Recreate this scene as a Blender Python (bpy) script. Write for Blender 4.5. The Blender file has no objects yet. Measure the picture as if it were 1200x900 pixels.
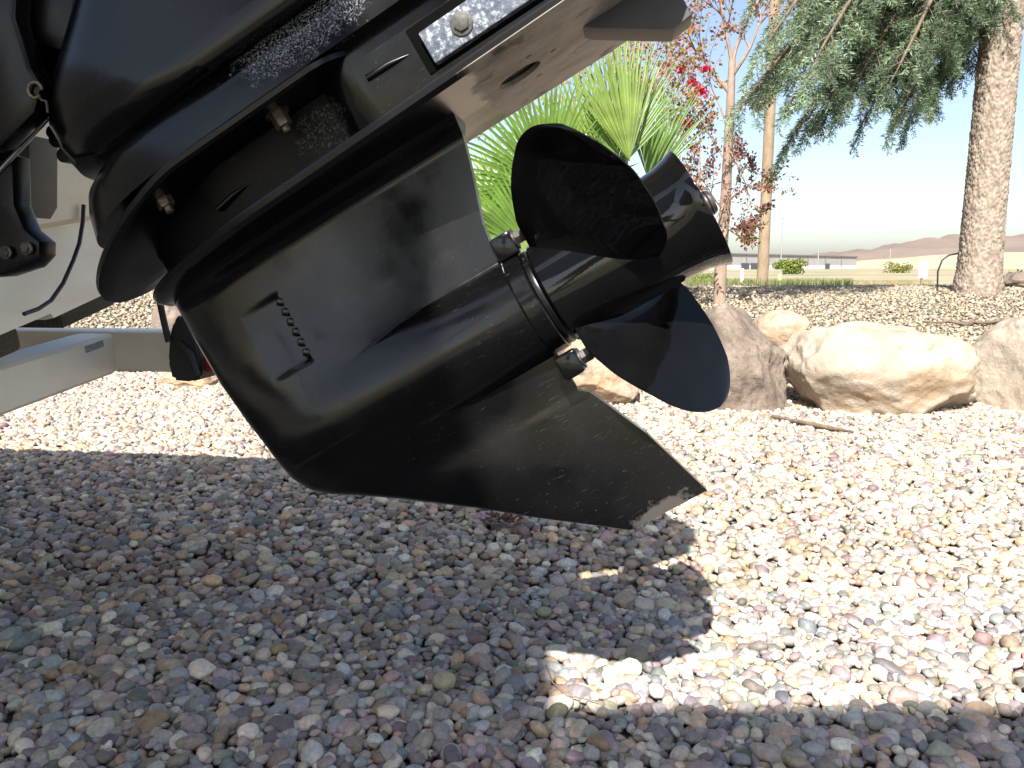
import bpy, bmesh, math, random
import numpy as np
from mathutils import Vector, Matrix, noise, Quaternion

random.seed(11)
RNG = np.random.default_rng(5)
SC = bpy.context.scene
COL = SC.collection
R = math.radians

# ------------------------------------------------------------------ camera
FOC = 942.0            # focal length in pixels of the 1200 px wide photograph
PITCH = R(8.35)
CAM_H = 0.60
cd = bpy.data.cameras.new('camera')
cam = bpy.data.objects.new('camera', cd)
COL.objects.link(cam)
cd.sensor_width = 36.0
cd.lens = FOC / 1200.0 * 36.0
cd.clip_start = 0.02
cd.clip_end = 6000
cam.location = (0, 0, CAM_H)
cam.rotation_euler = (R(90) - PITCH, 0, 0)
SC.camera = cam

# ------------------------------------------------------------------ light
KX, KY = 0.25, 1.00                     # how far a shadow moves per metre of height
sun_to = Vector((-KX, -KY, 1.0)).normalized()
SUN_EL = math.asin(sun_to.z)
world = bpy.data.worlds.new('World')
SC.world = world
world.use_nodes = True
wn = world.node_tree
bg = wn.nodes['Background']
sky = wn.nodes.new('ShaderNodeTexSky')
sky.sky_type = 'NISHITA'
sky.sun_disc = False
sky.sun_elevation = SUN_EL
sky.sun_rotation = math.atan2(sun_to.x, sun_to.y)
sky.altitude = 700
sky.air_density = 1.0
sky.dust_density = 2.8
sky.ozone_density = 0.7
hs = wn.nodes.new('ShaderNodeHueSaturation')          # camera white balance: less blue skylight
hs.inputs['Saturation'].default_value = 0.9
wn.links.new(sky.outputs[0], hs.inputs['Color'])
wn.links.new(hs.outputs[0], bg.inputs[0])
bg.inputs[1].default_value = 0.088
sl = bpy.data.lights.new('sun', 'SUN')
sl.energy = 4.8
sl.angle = R(0.53)
sl.color = (1.0, 0.97, 0.92)
sun = bpy.data.objects.new('sun', sl)
COL.objects.link(sun)
sun.rotation_euler = sun_to.to_track_quat('Z', 'Y').to_euler()
sun.location = sun_to * 30
SC.view_settings.view_transform = 'Standard'
SC.view_settings.look = 'None'
SC.view_settings.exposure = 1.3
SC.view_settings.gamma = 1.0
SC.view_settings.use_curve_mapping = False

# ------------------------------------------------------------------ frames
PSI = R(8)
AX = Vector((math.cos(PSI), -math.sin(PSI), 0))     # towards the stern
WX = Vector((math.sin(PSI), math.cos(PSI), 0))      # across the boat, away from the camera
B0 = Vector((0, 0.85, 0))
TH = R(30.5)                                        # tilt of the motor


def ray(u, v):
    f = Vector((0, math.cos(PITCH), -math.sin(PITCH)))
    up = Vector((0, math.sin(PITCH), math.cos(PITCH)))
    return f + Vector((1, 0, 0)) * ((u - 600) / FOC) + up * (-(v - 450) / FOC)


CP = Vector((0, 0, CAM_H))


def at_y(u, v, y):
    r = ray(u, v)
    return CP + r * (y / r.y)


def on_w(u, v, w):
    r = ray(u, v)
    t = ((B0 - CP).dot(WX) + w) / r.dot(WX)
    return CP + r * t


ORG = on_w(651, 343, 0)
ADIR = AX * math.cos(TH) + Vector((0, 0, math.sin(TH)))
PDIR = AX * -math.sin(TH) + Vector((0, 0, math.cos(TH)))


def ap(u, v, n=0.0):
    q = on_w(u, v, -n) - ORG
    return q.dot(ADIR), q.dot(PDIR)


def bw(s, w, z):
    """boat coordinates: s aft, w across (far side positive), z up"""
    return B0 + AX * s + WX * w + Vector((0, 0, z))


# ------------------------------------------------------------------ helpers
def link(name, me, mats=None, parent=None, smooth=None):
    o = bpy.data.objects.new(name, me)
    COL.objects.link(o)
    if mats is not None:
        if not isinstance(mats, (list, tuple)):
            mats = [mats]
        for m in mats:
            me.materials.append(m)
    if smooth is not None:
        me.shade_smooth()
        if smooth < 179:
            me.set_sharp_from_angle(angle=R(smooth))
    if parent is not None:
        o.parent = parent
    return o


def obj_bm(name, bm, mats=None, parent=None, smooth=None):
    bmesh.ops.recalc_face_normals(bm, faces=bm.faces[:])
    me = bpy.data.meshes.new(name)
    bm.to_mesh(me)
    bm.free()
    return link(name, me, mats, parent, smooth)


def tag(o, label=None, cat=None, group=None, kind=None):
    if label: o['label'] = label
    if cat: o['category'] = cat
    if group: o['group'] = group
    if kind: o['kind'] = kind
    return o


def empty(name, loc, label, cat, group=None, mat=None):
    o = bpy.data.objects.new(name, None)
    o.empty_display_size = 0.1
    COL.objects.link(o)
    o.location = loc
    if mat is not None:
        o.matrix_world = mat
    tag(o, label, cat, group)
    return o


def loft(bm, rings, cap0=True, cap1=True, closed=True):
    vr = [[bm.verts.new(p) for p in r] for r in rings]
    n = len(vr[0])
    for i in range(len(vr) - 1):
        for j in range(n if closed else n - 1):
            k = (j + 1) % n
            bm.faces.new((vr[i][j], vr[i][k], vr[i + 1][k], vr[i + 1][j]))
    if cap0: bm.faces.new(list(reversed(vr[0])))
    if cap1: bm.faces.new(vr[-1])
    return vr


def bx(bm, c, d, M=None, bev=0.0):
    """box, centre c, full size d"""
    T = Matrix.Translation(c)
    if M is not None:
        T = T @ M.to_4x4()
    r = bmesh.ops.create_cube(bm, size=1.0, matrix=T @ Matrix.Diagonal((d[0], d[1], d[2], 1)))
    if bev > 0:
        es = set()
        for v in r['verts']:
            es.update(v.link_edges)
        bmesh.ops.bevel(bm, geom=list(es), offset=bev, segments=2, affect='EDGES', profile=0.5)


def frame_of(d):
    d = Vector(d).normalized()
    return d.to_track_quat('Z', 'Y').to_matrix()


def tube(bm, pts, rad, seg=8, cap=True):
    pts = [Vector(p) for p in pts]
    rr = rad if isinstance(rad, (list, tuple)) else [rad] * len(pts)
    rings = []
    ref = None
    for i, p in enumerate(pts):
        d = (pts[min(i + 1, len(pts) - 1)] - pts[max(i - 1, 0)]).normalized()
        if ref is None:
            ref = d.orthogonal().normalized()
        ref = (ref - d * ref.dot(d))
        ref = ref.normalized() if ref.length > 1e-6 else d.orthogonal().normalized()
        b = d.cross(ref)
        rings.append([p + (ref * math.cos(2 * math.pi * k / seg) + b * math.sin(2 * math.pi * k / seg)) * rr[i] for k in range(seg)])
    loft(bm, rings, cap, cap)


def lathe(bm, prof, M, seg=48):
    """prof: list of (x along axis, radius), local x axis mapped by M"""
    rings = []
    for x, r in prof:
        rings.append([M @ Vector((x, r * math.sin(2 * math.pi * k / seg), r * math.cos(2 * math.pi * k / seg))) for k in range(seg)])
    loft(bm, rings, True, True)


def smooth01(t):
    t = max(0.0, min(1.0, t))
    return t * t * (3 - 2 * t)


def interp(x, xs, ys):
    return float(np.interp(x, xs, ys))


def quads_mesh(name, V, F, mats, parent=None, midx=None, smooth=False):
    """V (n,3) array, F (m,k) int array"""
    V = np.asarray(V, dtype=np.float32)
    F = np.asarray(F, dtype=np.int32)
    me = bpy.data.meshes.new(name)
    k = F.shape[1]
    me.vertices.add(len(V))
    me.vertices.foreach_set('co', V.ravel())
    me.loops.add(F.size)
    me.loops.foreach_set('vertex_index', F.ravel())
    me.polygons.add(len(F))
    me.polygons.foreach_set('loop_start', np.arange(0, F.size, k, dtype=np.int32))
    if midx is not None:
        me.polygons.foreach_set('material_index', np.asarray(midx, dtype=np.int32))
    me.polygons.foreach_set('use_smooth', np.full(len(F), smooth))
    me.update(calc_edges=True)
    me.validate()
    o = bpy.data.objects.new(name, me)
    COL.objects.link(o)
    for m in (mats if isinstance(mats, (list, tuple)) else [mats]):
        me.materials.append(m)
    if parent is not None:
        o.parent = parent
    return o


# ------------------------------------------------------------------ materials
class NT:
    def __init__(self, name):
        self.m = bpy.data.materials.new(name)
        self.m.use_nodes = True
        self.t = self.m.node_tree
        self.b = self.t.nodes['Principled BSDF']
        self.out = self.t.nodes['Material Output']

    def n(self, t, **kw):
        x = self.t.nodes.new(t)
        for k, v in kw.items():
            setattr(x, k, v)
        return x

    def l(self, a, b):
        self.t.links.new(a, b)

    def coord(self, kind='Object', scale=None):
        c = self.n('ShaderNodeTexCoord')
        if scale is None:
            return c.outputs[kind]
        mp = self.n('ShaderNodeMapping')
        mp.inputs['Scale'].default_value = scale
        self.l(c.outputs[kind], mp.inputs[0])
        return mp.outputs[0]

    def noise(self, vec, scale, detail=4, rough=0.55):
        x = self.n('ShaderNodeTexNoise')
        x.inputs['Scale'].default_value = scale
        x.inputs['Detail'].default_value = detail
        x.inputs['Roughness'].default_value = rough
        if vec is not None:
            self.l(vec, x.inputs['Vector'])
        return x.outputs['Fac']

    def ramp(self, fac, stops, interp='LINEAR'):
        x = self.n('ShaderNodeValToRGB')
        x.color_ramp.interpolation = interp
        e = x.color_ramp.elements
        while len(e) < len(stops):
            e.new(0.5)
        for i, (p, c) in enumerate(stops):
            e[i].position = p
            e[i].color = (c[0], c[1], c[2], 1) if not isinstance(c, (int, float)) else (c, c, c, 1)
        self.l(fac, x.inputs[0])
        return x.outputs[0]

    def mix(self, fac, a, b, blend='MIX'):
        x = self.n('ShaderNodeMix', data_type='RGBA', blend_type=blend)
        for s, i in ((fac, 0), (a, 6), (b, 7)):
            if hasattr(s, 'is_output'):
                self.l(s, x.inputs[i])
            elif i == 0:
                x.inputs[0].default_value = s
            else:
                x.inputs[i].default_value = (s[0], s[1], s[2], 1)
        return x.outputs[2]

    def math(self, op, a, b=None):
        x = self.n('ShaderNodeMath', operation=op)
        for s, i in ((a, 0), (b, 1)):
            if s is None: continue
            if hasattr(s, 'is_output'):
                self.l(s, x.inputs[i])
            else:
                x.inputs[i].default_value = s
        return x.outputs[0]

    def base(self, c):
        if hasattr(c, 'is_output'):
            self.l(c, self.b.inputs['Base Color'])
        else:
            self.b.inputs['Base Color'].default_value = (c[0], c[1], c[2], 1)

    def rough(self, r):
        if hasattr(r, 'is_output'):
            self.l(r, self.b.inputs['Roughness'])
        else:
            self.b.inputs['Roughness'].default_value = r

    def bump(self, h, strength=0.3, dist=0.01):
        x = self.n('ShaderNodeBump')
        x.inputs['Strength'].default_value = strength
        x.inputs['Distance'].default_value = dist
        self.l(h, x.inputs['Height'])
        self.l(x.outputs[0], self.b.inputs['Normal'])

    def set(self, **kw):
        for k, v in kw.items():
            self.b.inputs[k.replace('_', ' ')].default_value = v


def simple(name, c1, c2=None, scale=20, rough=0.6, metal=0.0, bump=0.0, bdist=0.002, detail=5, spread=(0.3, 0.7)):
    t = NT(name)
    if c2 is None:
        c2 = tuple(x * 0.8 for x in c1)
    f = t.noise(t.coord(), scale, detail)
    t.base(t.ramp(f, [(spread[0], c2), (spread[1], c1)]))
    t.rough(rough)
    t.set(Metallic=metal)
    if bump:
        t.bump(f, bump, bdist)
    return t.m


def black_paint(name, rough=(0.10, 0.28), base=(0.0028, 0.0028, 0.003), spots=(), scratch=True, scale=1.0, spec=.32):
    """worn gloss black enamel; spots = [(centre, (rx,ry,rz), colour, speckle scale)] are bare or salted patches"""
    t = NT(name)
    co = t.coord()
    f1 = t.noise(co, 14 * scale, 5)
    f2 = t.noise(co, 130 * scale, 3)
    c = t.ramp(f1, [(0.35, base), (0.75, tuple(x * 1.7 for x in base))])
    rg = t.ramp(f1, [(0.3, rough[0]), (0.7, rough[1])])
    rgh = rg
    if scratch:
        st = t.noise(t.coord('Object', (60, 60, 900)), 1.0, 2)
        sm = t.ramp(st, [(0.69, 0.0), (0.73, 1.0)])
        dust = t.ramp(t.noise(co, 420, 2), [(0.70, 0.0), (0.78, 1.0)])
        dm = t.math('MULTIPLY', dust, 0.35)
        c = t.mix(dm, c, (0.16, 0.14, 0.11))
        c = t.mix(t.math('MULTIPLY', sm, 0.10), c, (0.25, 0.24, 0.22))
    for cen, rad, colr, sc_ in spots:
        mp = t.n('ShaderNodeMapping')
        mp.vector_type = 'POINT'
        mp.inputs['Location'].default_value = tuple(-a / b for a, b in zip(cen, rad))
        mp.inputs['Scale'].default_value = tuple(1 / b for b in rad)
        t.l(co, mp.inputs[0])
        ln = t.n('ShaderNodeVectorMath', operation='LENGTH')
        t.l(mp.outputs[0], ln.inputs[0])
        dist = t.math('ADD', ln.outputs['Value'], t.math('MULTIPLY', t.math('SUBTRACT', t.noise(co, 75, 8, .65), 0.5), 1.7))
        m1 = t.ramp(dist, [(0.62, 1.0), (0.86, 0.0)])
        if sc_ > 0:
            sp = t.ramp(t.noise(co, sc_, 6, 0.8), [(0.51, 0.0), (0.60, 1.0)])
            m1 = t.math('MULTIPLY', m1, sp)
        c = t.mix(m1, c, colr)
        mr = t.mix(m1, rgh, (0.75, 0.75, 0.75))
        rgh = mr
    t.base(c)
    t.rough(rgh)
    t.b.inputs['Specular IOR Level'].default_value = spec
    h = t.math('ADD', t.math('MULTIPLY', f2, 0.15), f1)
    t.bump(h, 0.06, 0.004)
    return t.m


M = {}
M['gloss'] = black_paint('propeller_paint', (0.03, 0.06), scratch=False, spec=.5)
M['lower'] = black_paint('gearcase_paint', (0.07, 0.30), spec=.40, spots=[
    ((-0.015, -0.01, -0.256), (0.05, 0.05, 0.016), (0.045, 0.038, 0.034), 0),
    ((-0.272, -0.03, 0.045), (0.007, 0.06, 0.032), (0.05, 0.048, 0.045), 420)])
M['housing'] = black_paint('housing_paint', (0.12, 0.3), spec=.35, spots=[
    ((-0.065, -0.11, 0.320), (0.095, 0.05, 0.038), (0.27, 0.28, 0.30), 520),
    ((-0.095, -0.065, 0.25), (0.055, 0.03, 0.03), (0.16, 0.155, 0.15), 380)])
M['mid'] = black_paint('midsection_paint', (0.10, 0.24), spec=.32)
M['recess'] = black_paint('recess_paint', (0.3, 0.5), spec=.15, spots=[((-0.095, -0.065, 0.25), (0.055, 0.03, 0.03), (0.13, 0.125, 0.12), 380)])
M['blade'] = black_paint('blade_paint', (0.03, 0.06), scratch=False, spec=.28)
M['black_plain'] = black_paint('black_enamel', (0.2, 0.4))
M['rubber'] = simple('black_rubber', (0.012, 0.012, 0.013), rough=0.55)


def plate_mat():
    t = black_paint('plate_paint', (0.15, 0.3))
    nt = NT('worn_plate')
    co = nt.coord()
    sep = nt.n('ShaderNodeSeparateXYZ')
    nt.l(co, sep.inputs[0])
    wob = nt.noise(co, 26, 5)
    edge = nt.math('ADD', sep.outputs[0], nt.math('MULTIPLY', nt.math('SUBTRACT', wob, 0.5), 0.05))
    low = nt.math('LESS_THAN', sep.outputs[2], 0.2088)
    m = nt.math('MULTIPLY', nt.ramp(edge, [(0.035, 0.0), (0.045, 1.0)]), low)
    st = nt.noise(nt.coord('Object', (14, 24, 24)), 1.0, 8, 0.72)
    bare = nt.ramp(st, [(0.30, (0.10, 0.08, 0.065)), (0.46, (0.30, 0.25, 0.20)), (0.75, (0.44, 0.38, 0.32))])
    dark = nt.ramp(nt.noise(co, 24, 3), [(0.60, 0.0), (0.68, 1.0)])
    bare = nt.mix(nt.math('MULTIPLY', dark, 0.8), bare, (0.035, 0.03, 0.028))
    nt.base(nt.mix(m, (0.006, 0.006, 0.007), bare))
    nt.rough(nt.mix(m, (0.25, 0.25, 0.25), (0.6, 0.6, 0.6)))
    nt.bump(st, 0.1, 0.002)
    return nt.m


M['plate'] = plate_mat()
M['tab'] = simple('trim_tab_paint', (0.055, 0.055, 0.058), (0.04, 0.04, 0.043), 30, 0.5)


def anode_mat():
    t = NT('corroded_zinc')
    co = t.coord()
    f = t.noise(co, 170, 4, 0.7)
    g = t.noise(co, 40, 3)
    c = t.ramp(f, [(0.42, (0.06, 0.07, 0.095)), (0.52, (0.11, 0.125, 0.155)), (0.60, (0.34, 0.35, 0.36))])
    t.base(t.mix(t.ramp(g, [(0.45, 0.0), (0.7, 0.6)]), c, (0.12, 0.135, 0.17)))
    t.rough(0.75)
    t.bump(f, 0.7, 0.002)
    return t.m


M['anode'] = anode_mat()
M['steel'] = simple('dull_steel', (0.26, 0.21, 0.15), (0.10, 0.075, 0.05), 160, 0.45, 0.8, 0.2, 0.001)
M['darksteel'] = simple('dark_steel', (0.16, 0.14, 0.13), (0.06, 0.05, 0.05), 160, 0.4, 0.8, 0.2, 0.001)
M['bolt'] = simple('grimy_bolt', (0.10, 0.095, 0.085), (0.03, 0.028, 0.025), 200, .6, .3, .3, .001)
M['chrome'] = simple('polished_rod', (0.6, 0.6, 0.6), (0.45, 0.45, 0.43), 60, 0.2, 1.0)
M['seam'] = simple('chalky_seam', (0.35, 0.34, 0.32), (0.05, 0.05, 0.05), 120, 0.8, spread=(0.45, 0.55))
M['hole'] = simple('dark_hole', (0.003, 0.003, 0.003), rough=0.9)
M['hole'].node_tree.nodes['Principled BSDF'].inputs['Specular IOR Level'].default_value = 0.05


def gelcoat(name, c):
    t = NT(name)
    co = t.coord()
    f = t.noise(co, 5, 6, 0.6)
    st = t.noise(t.coord('Object', (3, 3, 14)), 1.5, 5)
    cc = t.ramp(f, [(0.3, tuple(x * 0.88 for x in c)), (0.7, c)])
    cc = t.mix(t.ramp(st, [(0.52, 0.0), (0.75, 0.45)]), cc, (c[0] * 0.78, c[1] * 0.62, c[2] * 0.42))
    t.base(cc)
    t.rough(0.35)
    return t.m


M['hull'] = gelcoat('cream_gelcoat', (0.92, 0.80, 0.58))
M['hull_white'] = gelcoat('white_gelcoat', (0.95, 0.90, 0.78))
M['galv'] = simple('white_trailer_paint', (0.92, 0.86, 0.74), (0.84, 0.77, 0.65), 12, 0.4, detail=7)
M['carpet'] = simple('bunk_carpet', (0.13, 0.11, 0.085), (0.05, 0.042, 0.035), 300, 0.95, bump=0.6)
M['red_lens'] = simple('red_lens', (0.35, 0.02, 0.015), rough=0.2)
M['amber_tape'] = simple('grey_sticker', (0.12, 0.12, 0.12), (0.5, 0.5, 0.5), 400, 0.5, spread=(0.45, 0.55))
M['cable'] = simple('dark_cable', (0.018, 0.012, 0.03), rough=0.4)
M['tarp'] = simple('pale_blue_tarp', (0.55, 0.60, 0.66), (0.45, 0.5, 0.58), 8, 0.5, bump=0.4, bdist=0.02)
M['grey_metal'] = simple('grey_bracket_metal', (0.17, 0.16, 0.15), (0.12, 0.115, 0.105), 20, 0.65, 0.0)


def ground_height(x, y):
    t = smooth01((y - 3.55) / 2.9)
    z = 0.42 * t
    z += 0.035 * smooth01((y - 3.6) / 1.5) * math.sin(x * 1.7 + 0.5) * math.sin(y * 1.3)
    if y > 6.2:
        far = interp(y, [6.2, 7, 9, 15, 30, 80, 300, 3500], [.42, .42, .38, .27, .16, .0, -.35, -.6])
        d = smooth01((y - 6.2) / 1.2)
        z = z * (1 - d) + far * d
    return z


# ------------------------------------------------------------------ ground
def gravel_base_mat():
    t = NT('gravel_bed_fines')
    co = t.coord('Object')
    v = t.n('ShaderNodeTexVoronoi')
    v.inputs['Scale'].default_value = 42
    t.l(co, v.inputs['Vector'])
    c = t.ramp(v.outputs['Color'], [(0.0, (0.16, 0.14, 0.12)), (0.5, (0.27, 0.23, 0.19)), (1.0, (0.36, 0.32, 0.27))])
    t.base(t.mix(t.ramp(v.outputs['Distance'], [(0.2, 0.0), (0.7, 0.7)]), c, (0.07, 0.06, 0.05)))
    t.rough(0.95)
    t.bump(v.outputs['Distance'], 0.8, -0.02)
    return t.m


def field_mat():
    t = NT('dry_field')
    co = t.coord('Object')
    f = t.noise(co, 0.35, 8, 0.62)
    g = t.noise(t.coord('Object', (0.02, 0.06, 1)), 2.0, 6, 0.6)
    dry = t.ramp(f, [(0.3, (0.22, 0.17, 0.10)), (0.7, (0.40, 0.33, 0.22))])
    grn = t.ramp(f, [(0.3, (0.07, 0.11, 0.03)), (0.7, (0.17, 0.21, 0.07))])
    t.base(t.mix(t.ramp(g, [(0.50, 0.0), (0.60, 0.8)]), dry, grn))
    t.rough(0.95)
    t.bump(t.noise(co, 9, 6), 0.7, 0.05)
    return t.m


def sheet(name, xs, ys, hf, mat):
    V = [(x, y, hf(x, y)) for y in ys for x in xs]
    nx = len(xs)
    F = [(j * nx + i, j * nx + i + 1, (j + 1) * nx + i + 1, (j + 1) * nx + i) for j in range(len(ys) - 1) for i in range(nx - 1)]
    return quads_mesh(name, V, F, mat, smooth=True)


gx = sorted(set(list(np.linspace(-12, 12, 49)) + [-3000, -1500, -700, -300, -120, -60, -30, -18, 18, 30, 60, 120, 300, 700, 1500, 3000]))
gy = sorted(set([-60, -20, -6] + list(np.linspace(-3, 12, 46)) + [14, 17, 20, 25, 30, 36, 42, 48, 60, 90, 150, 300, 700, 1500, 3500]))
field = sheet('ground', gx, gy, lambda x, y: ground_height(x, y) - 0.035, field_mat())
tag(field, 'dry grassy open field reaching to the hills', kind='structure')
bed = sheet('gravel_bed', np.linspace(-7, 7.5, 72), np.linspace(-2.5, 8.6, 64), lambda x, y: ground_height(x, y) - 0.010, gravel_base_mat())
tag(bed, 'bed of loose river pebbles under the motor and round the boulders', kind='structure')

PAL = np.array([
    (0.30, 0.29, 0.29), (0.22, 0.22, 0.24), (0.36, 0.33, 0.30), (0.42, 0.38, 0.33), (0.26, 0.22, 0.22),
    (0.33, 0.26, 0.25), (0.40, 0.30, 0.24), (0.24, 0.26, 0.29), (0.31, 0.33, 0.36), (0.52, 0.49, 0.45),
    (0.20, 0.17, 0.17), (0.36, 0.27, 0.20), (0.29, 0.23, 0.26), (0.45, 0.41, 0.38), (0.17, 0.17, 0.18),
    (0.30, 0.27, 0.21), (0.28, 0.27, 0.30), (0.34, 0.32, 0.33)])
PALTAN = 0.80 * np.array([(0.42, 0.36, 0.28), (0.36, 0.29, 0.22), (0.48, 0.42, 0.33), (0.30, 0.25, 0.20), (0.46, 0.38, 0.30), (0.40, 0.37, 0.33), (0.25, 0.22, 0.19)])


def pebble_mat(name, attr):
    t = NT(name)
    if attr:
        a = t.n('ShaderNodeAttribute')
        a.attribute_name = 'tint'
        c = a.outputs['Color']
        co = t.coord('Object')
    else:
        a = t.n('ShaderNodeObjectInfo')
        c = a.outputs['Color']
        co = t.coord('Object', (0.016, 0.016, 0.016))
    f = t.noise(co, 160, 4, 0.65)
    c = t.mix(1.0, c, t.ramp(f, [(0.3, 0.72), (0.72, 1.22)]), 'MULTIPLY')
    t.base(c)
    t.rough(0.62)
    t.bump(f, 0.22, 0.002)
    return t.m


M['pebbles'] = pebble_mat('pebble_mix', True)
M['pebble_one'] = pebble_mat('pebble_stone', False)


def ico(sub):
    bm = bmesh.new()
    bmesh.ops.create_icosphere(bm, subdivisions=sub, radius=1.0)
    bm.verts.ensure_lookup_table()
    V = np.array([v.co[:] for v in bm.verts])
    F = np.array([[v.index for v in f.verts] for f in bm.faces])
    bm.free()
    return V, F


def pebble_shape(V, seed):
    r = np.random.default_rng(seed)
    p = r.uniform(2.1, 3.4)
    q = V / (np.sum(np.abs(V @ np.linalg.qr(r.normal(size=(3, 3)))[0]) ** p, axis=1) ** (1 / p))[:, None]
    for _ in range(4):
        d = r.normal(size=3); d /= np.linalg.norm(d)
        q = q * (1 + r.uniform(-0.16, 0.16) * np.clip(V @ d, 0, 1) ** 2)[:, None]
    for _ in range(r.integers(1, 4)):
        d = r.normal(size=3); d /= np.linalg.norm(d)
        k = r.uniform(0.62, 0.85)
        s = q @ d
        q = q - np.outer(np.clip(s - k, 0, None) * 0.8, d)
    return q * np.array([1.0, r.uniform(0.66, 0.88), r.uniform(0.42, 0.66)])


NSH = 16
SH = {s: (np.array([pebble_shape(ico(s)[0], 100 + k) for k in range(NSH)]), ico(s)[1]) for s in (1, 2, 3)}
OV = np.array([(1, 0, 0), (0, 1, 0), (-1, 0, 0), (0, -1, 0), (0, 0, 1.), (0, 0, -1)])
OF = np.array([(0, 1, 4), (1, 2, 4), (2, 3, 4), (3, 0, 4), (1, 0, 5), (2, 1, 5), (3, 2, 5), (0, 3, 5)])
SH[0] = (np.array([pebble_shape(OV, 100 + k) for k in range(NSH)]), OF)


def scatter(x0f, x1f, y0, y1, sp, jit=0.48):
    ys = np.arange(y0, y1, sp * 0.87)
    out = []
    for i, y in enumerate(ys):
        xs = np.arange(x0f(y) + (i % 2) * sp / 2, x1f(y), sp)
        p = np.stack([xs, np.full_like(xs, y)], 1)
        out.append(p)
    P = np.concatenate(out)
    return P + RNG.uniform(-jit, jit, P.shape) * sp


def hgt(P):
    return np.array([ground_height(x, y) for x, y in P])


def rots(n, tilt):
    a = RNG.uniform(0, 2 * np.pi, n)
    tx = RNG.normal(0, tilt, n); ty = RNG.normal(0, tilt, n)
    ca, sa = np.cos(a), np.sin(a)
    Rz = np.zeros((n, 3, 3)); Rz[:, 0, 0] = ca; Rz[:, 0, 1] = -sa; Rz[:, 1, 0] = sa; Rz[:, 1, 1] = ca; Rz[:, 2, 2] = 1
    Rx = np.zeros((n, 3, 3)); Rx[:, 0, 0] = 1; Rx[:, 1, 1] = np.cos(tx); Rx[:, 1, 2] = -np.sin(tx); Rx[:, 2, 1] = np.sin(tx); Rx[:, 2, 2] = np.cos(tx)
    Ry = np.zeros((n, 3, 3)); Ry[:, 1, 1] = 1; Ry[:, 0, 0] = np.cos(ty); Ry[:, 0, 2] = np.sin(ty); Ry[:, 2, 0] = -np.sin(ty); Ry[:, 2, 2] = np.cos(ty)
    return np.einsum('nij,njk,nkl->nil', Ry, Rx, Rz)


def tints(n, pal, gain=1.16):
    c = pal[RNG.integers(0, len(pal), n)] * np.array([1.04, 1.005, 0.92]) * gain
    g = c.mean(1, keepdims=True)
    c = g + (c - g) * 1.0
    return np.clip(c * RNG.uniform(0.55, 1.36, (n, 1)) + RNG.normal(0, 0.010, (n, 3)), 0.03, 0.75) * np.array([1.02, 1.0, 0.95])


def pebble_field(name, P, Zc, size, sub, pal, tilt, label, parent):
    n = len(P)
    shapes, F = SH[sub]
    k = RNG.integers(0, NSH, n)
    S = shapes[k] * size[:, None, None]
    Rm = rots(n, tilt)
    V = np.einsum('nvj,nij->nvi', S, Rm)
    V[:, :, 0] += P[:, 0][:, None]; V[:, :, 1] += P[:, 1][:, None]; V[:, :, 2] += Zc[:, None]
    nv = V.shape[1]
    FF = (F[None] + (np.arange(n) * nv)[:, None, None]).reshape(-1, 3)
    o = quads_mesh(name, V.reshape(-1, 3), FF, M['pebbles'], parent, smooth=True)
    c = np.repeat(np.concatenate([tints(n, pal, 1.0 if pal is PALTAN else 1.16), np.ones((n, 1))], 1), nv, axis=0).astype(np.float32)
    at = o.data.attributes.new('tint', 'FLOAT_COLOR', 'POINT')
    at.data.foreach_set('color', c.ravel())
    tag(o, label, kind='stuff')
    return o


def fl(y): return -0.67 * y - 0.22
def fr(y): return 0.67 * y + 0.22


def sizes(n, mean, sig=0.28):
    return np.clip(mean * np.exp(RNG.normal(0, sig, n)), mean * 0.5, mean * 2.1)


# near pebbles: two layers, the nearest and largest become objects of their own
def layer(y0, y1, sp, mean, zlo, zhi, keep=1.0, xl=fl, xr=fr):
    P = scatter(xl, xr, y0, y1, sp)
    if keep < 1:
        P = P[RNG.random(len(P)) < keep]
    return P, hgt(P) + RNG.uniform(zlo, zhi, len(P)), sizes(len(P), mean)


P1, Z1, S1 = layer(0.78, 1.42, 0.0138, 0.0099, -0.006, 0.004)
P2, Z2, S2 = layer(0.78, 1.42, 0.028, 0.0117, 0.002, 0.008, 0.8)
NP, NZ, NS = np.concatenate([P1, P2]), np.concatenate([Z1, Z2]), np.concatenate([S1, S2])
inview = (np.abs(NP[:, 0]) < 0.62 * (NP[:, 1] + 0.06)) & (NP[:, 1] > 0.90) & (NP[:, 1] < 1.06) & (NZ > -0.001)
score = np.where(inview, NS / NP[:, 1], 0)
big = np.argsort(-score)[:300]
mask = np.ones(len(NP), bool); mask[big] = False
pebble_field('river_pebbles', NP[mask], NZ[mask], NS[mask], 1 + 1, PAL, 0.28, 'loose grey, mauve and tan river pebbles close to the camera', bed)
SHM = []
for k in range(NSH):
    V, F = SH[3][0][k], SH[3][1]
    me = bpy.data.meshes.new('pebble')
    me.from_pydata([tuple(v) for v in V], [], [tuple(f) for f in F])
    me.materials.append(M['pebble_one'])
    me.shade_smooth()
    SHM.append(me)
for i in big:
    o = bpy.data.objects.new('pebble', SHM[i % NSH])
    COL.objects.link(o)
    o.parent = bed
    o.location = (NP[i, 0], NP[i, 1], NZ[i])
    o.rotation_euler = (random.gauss(0, 0.28), random.gauss(0, 0.28), random.uniform(0, 6.28))
    o.scale = (NS[i],) * 3
    c = tints(1, PAL)[0]
    o.color = (c[0], c[1], c[2], 1)
P3, Z3, S3 = layer(1.42, 4.2, 0.0182, 0.0128, -0.006, 0.006)
pebble_field('river_pebbles', P3, Z3, S3, 1, PAL * np.array([1.12, 1.05, 0.97]), 0.28, 'sunlit river pebbles between the motor and the boulders', bed)
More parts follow.
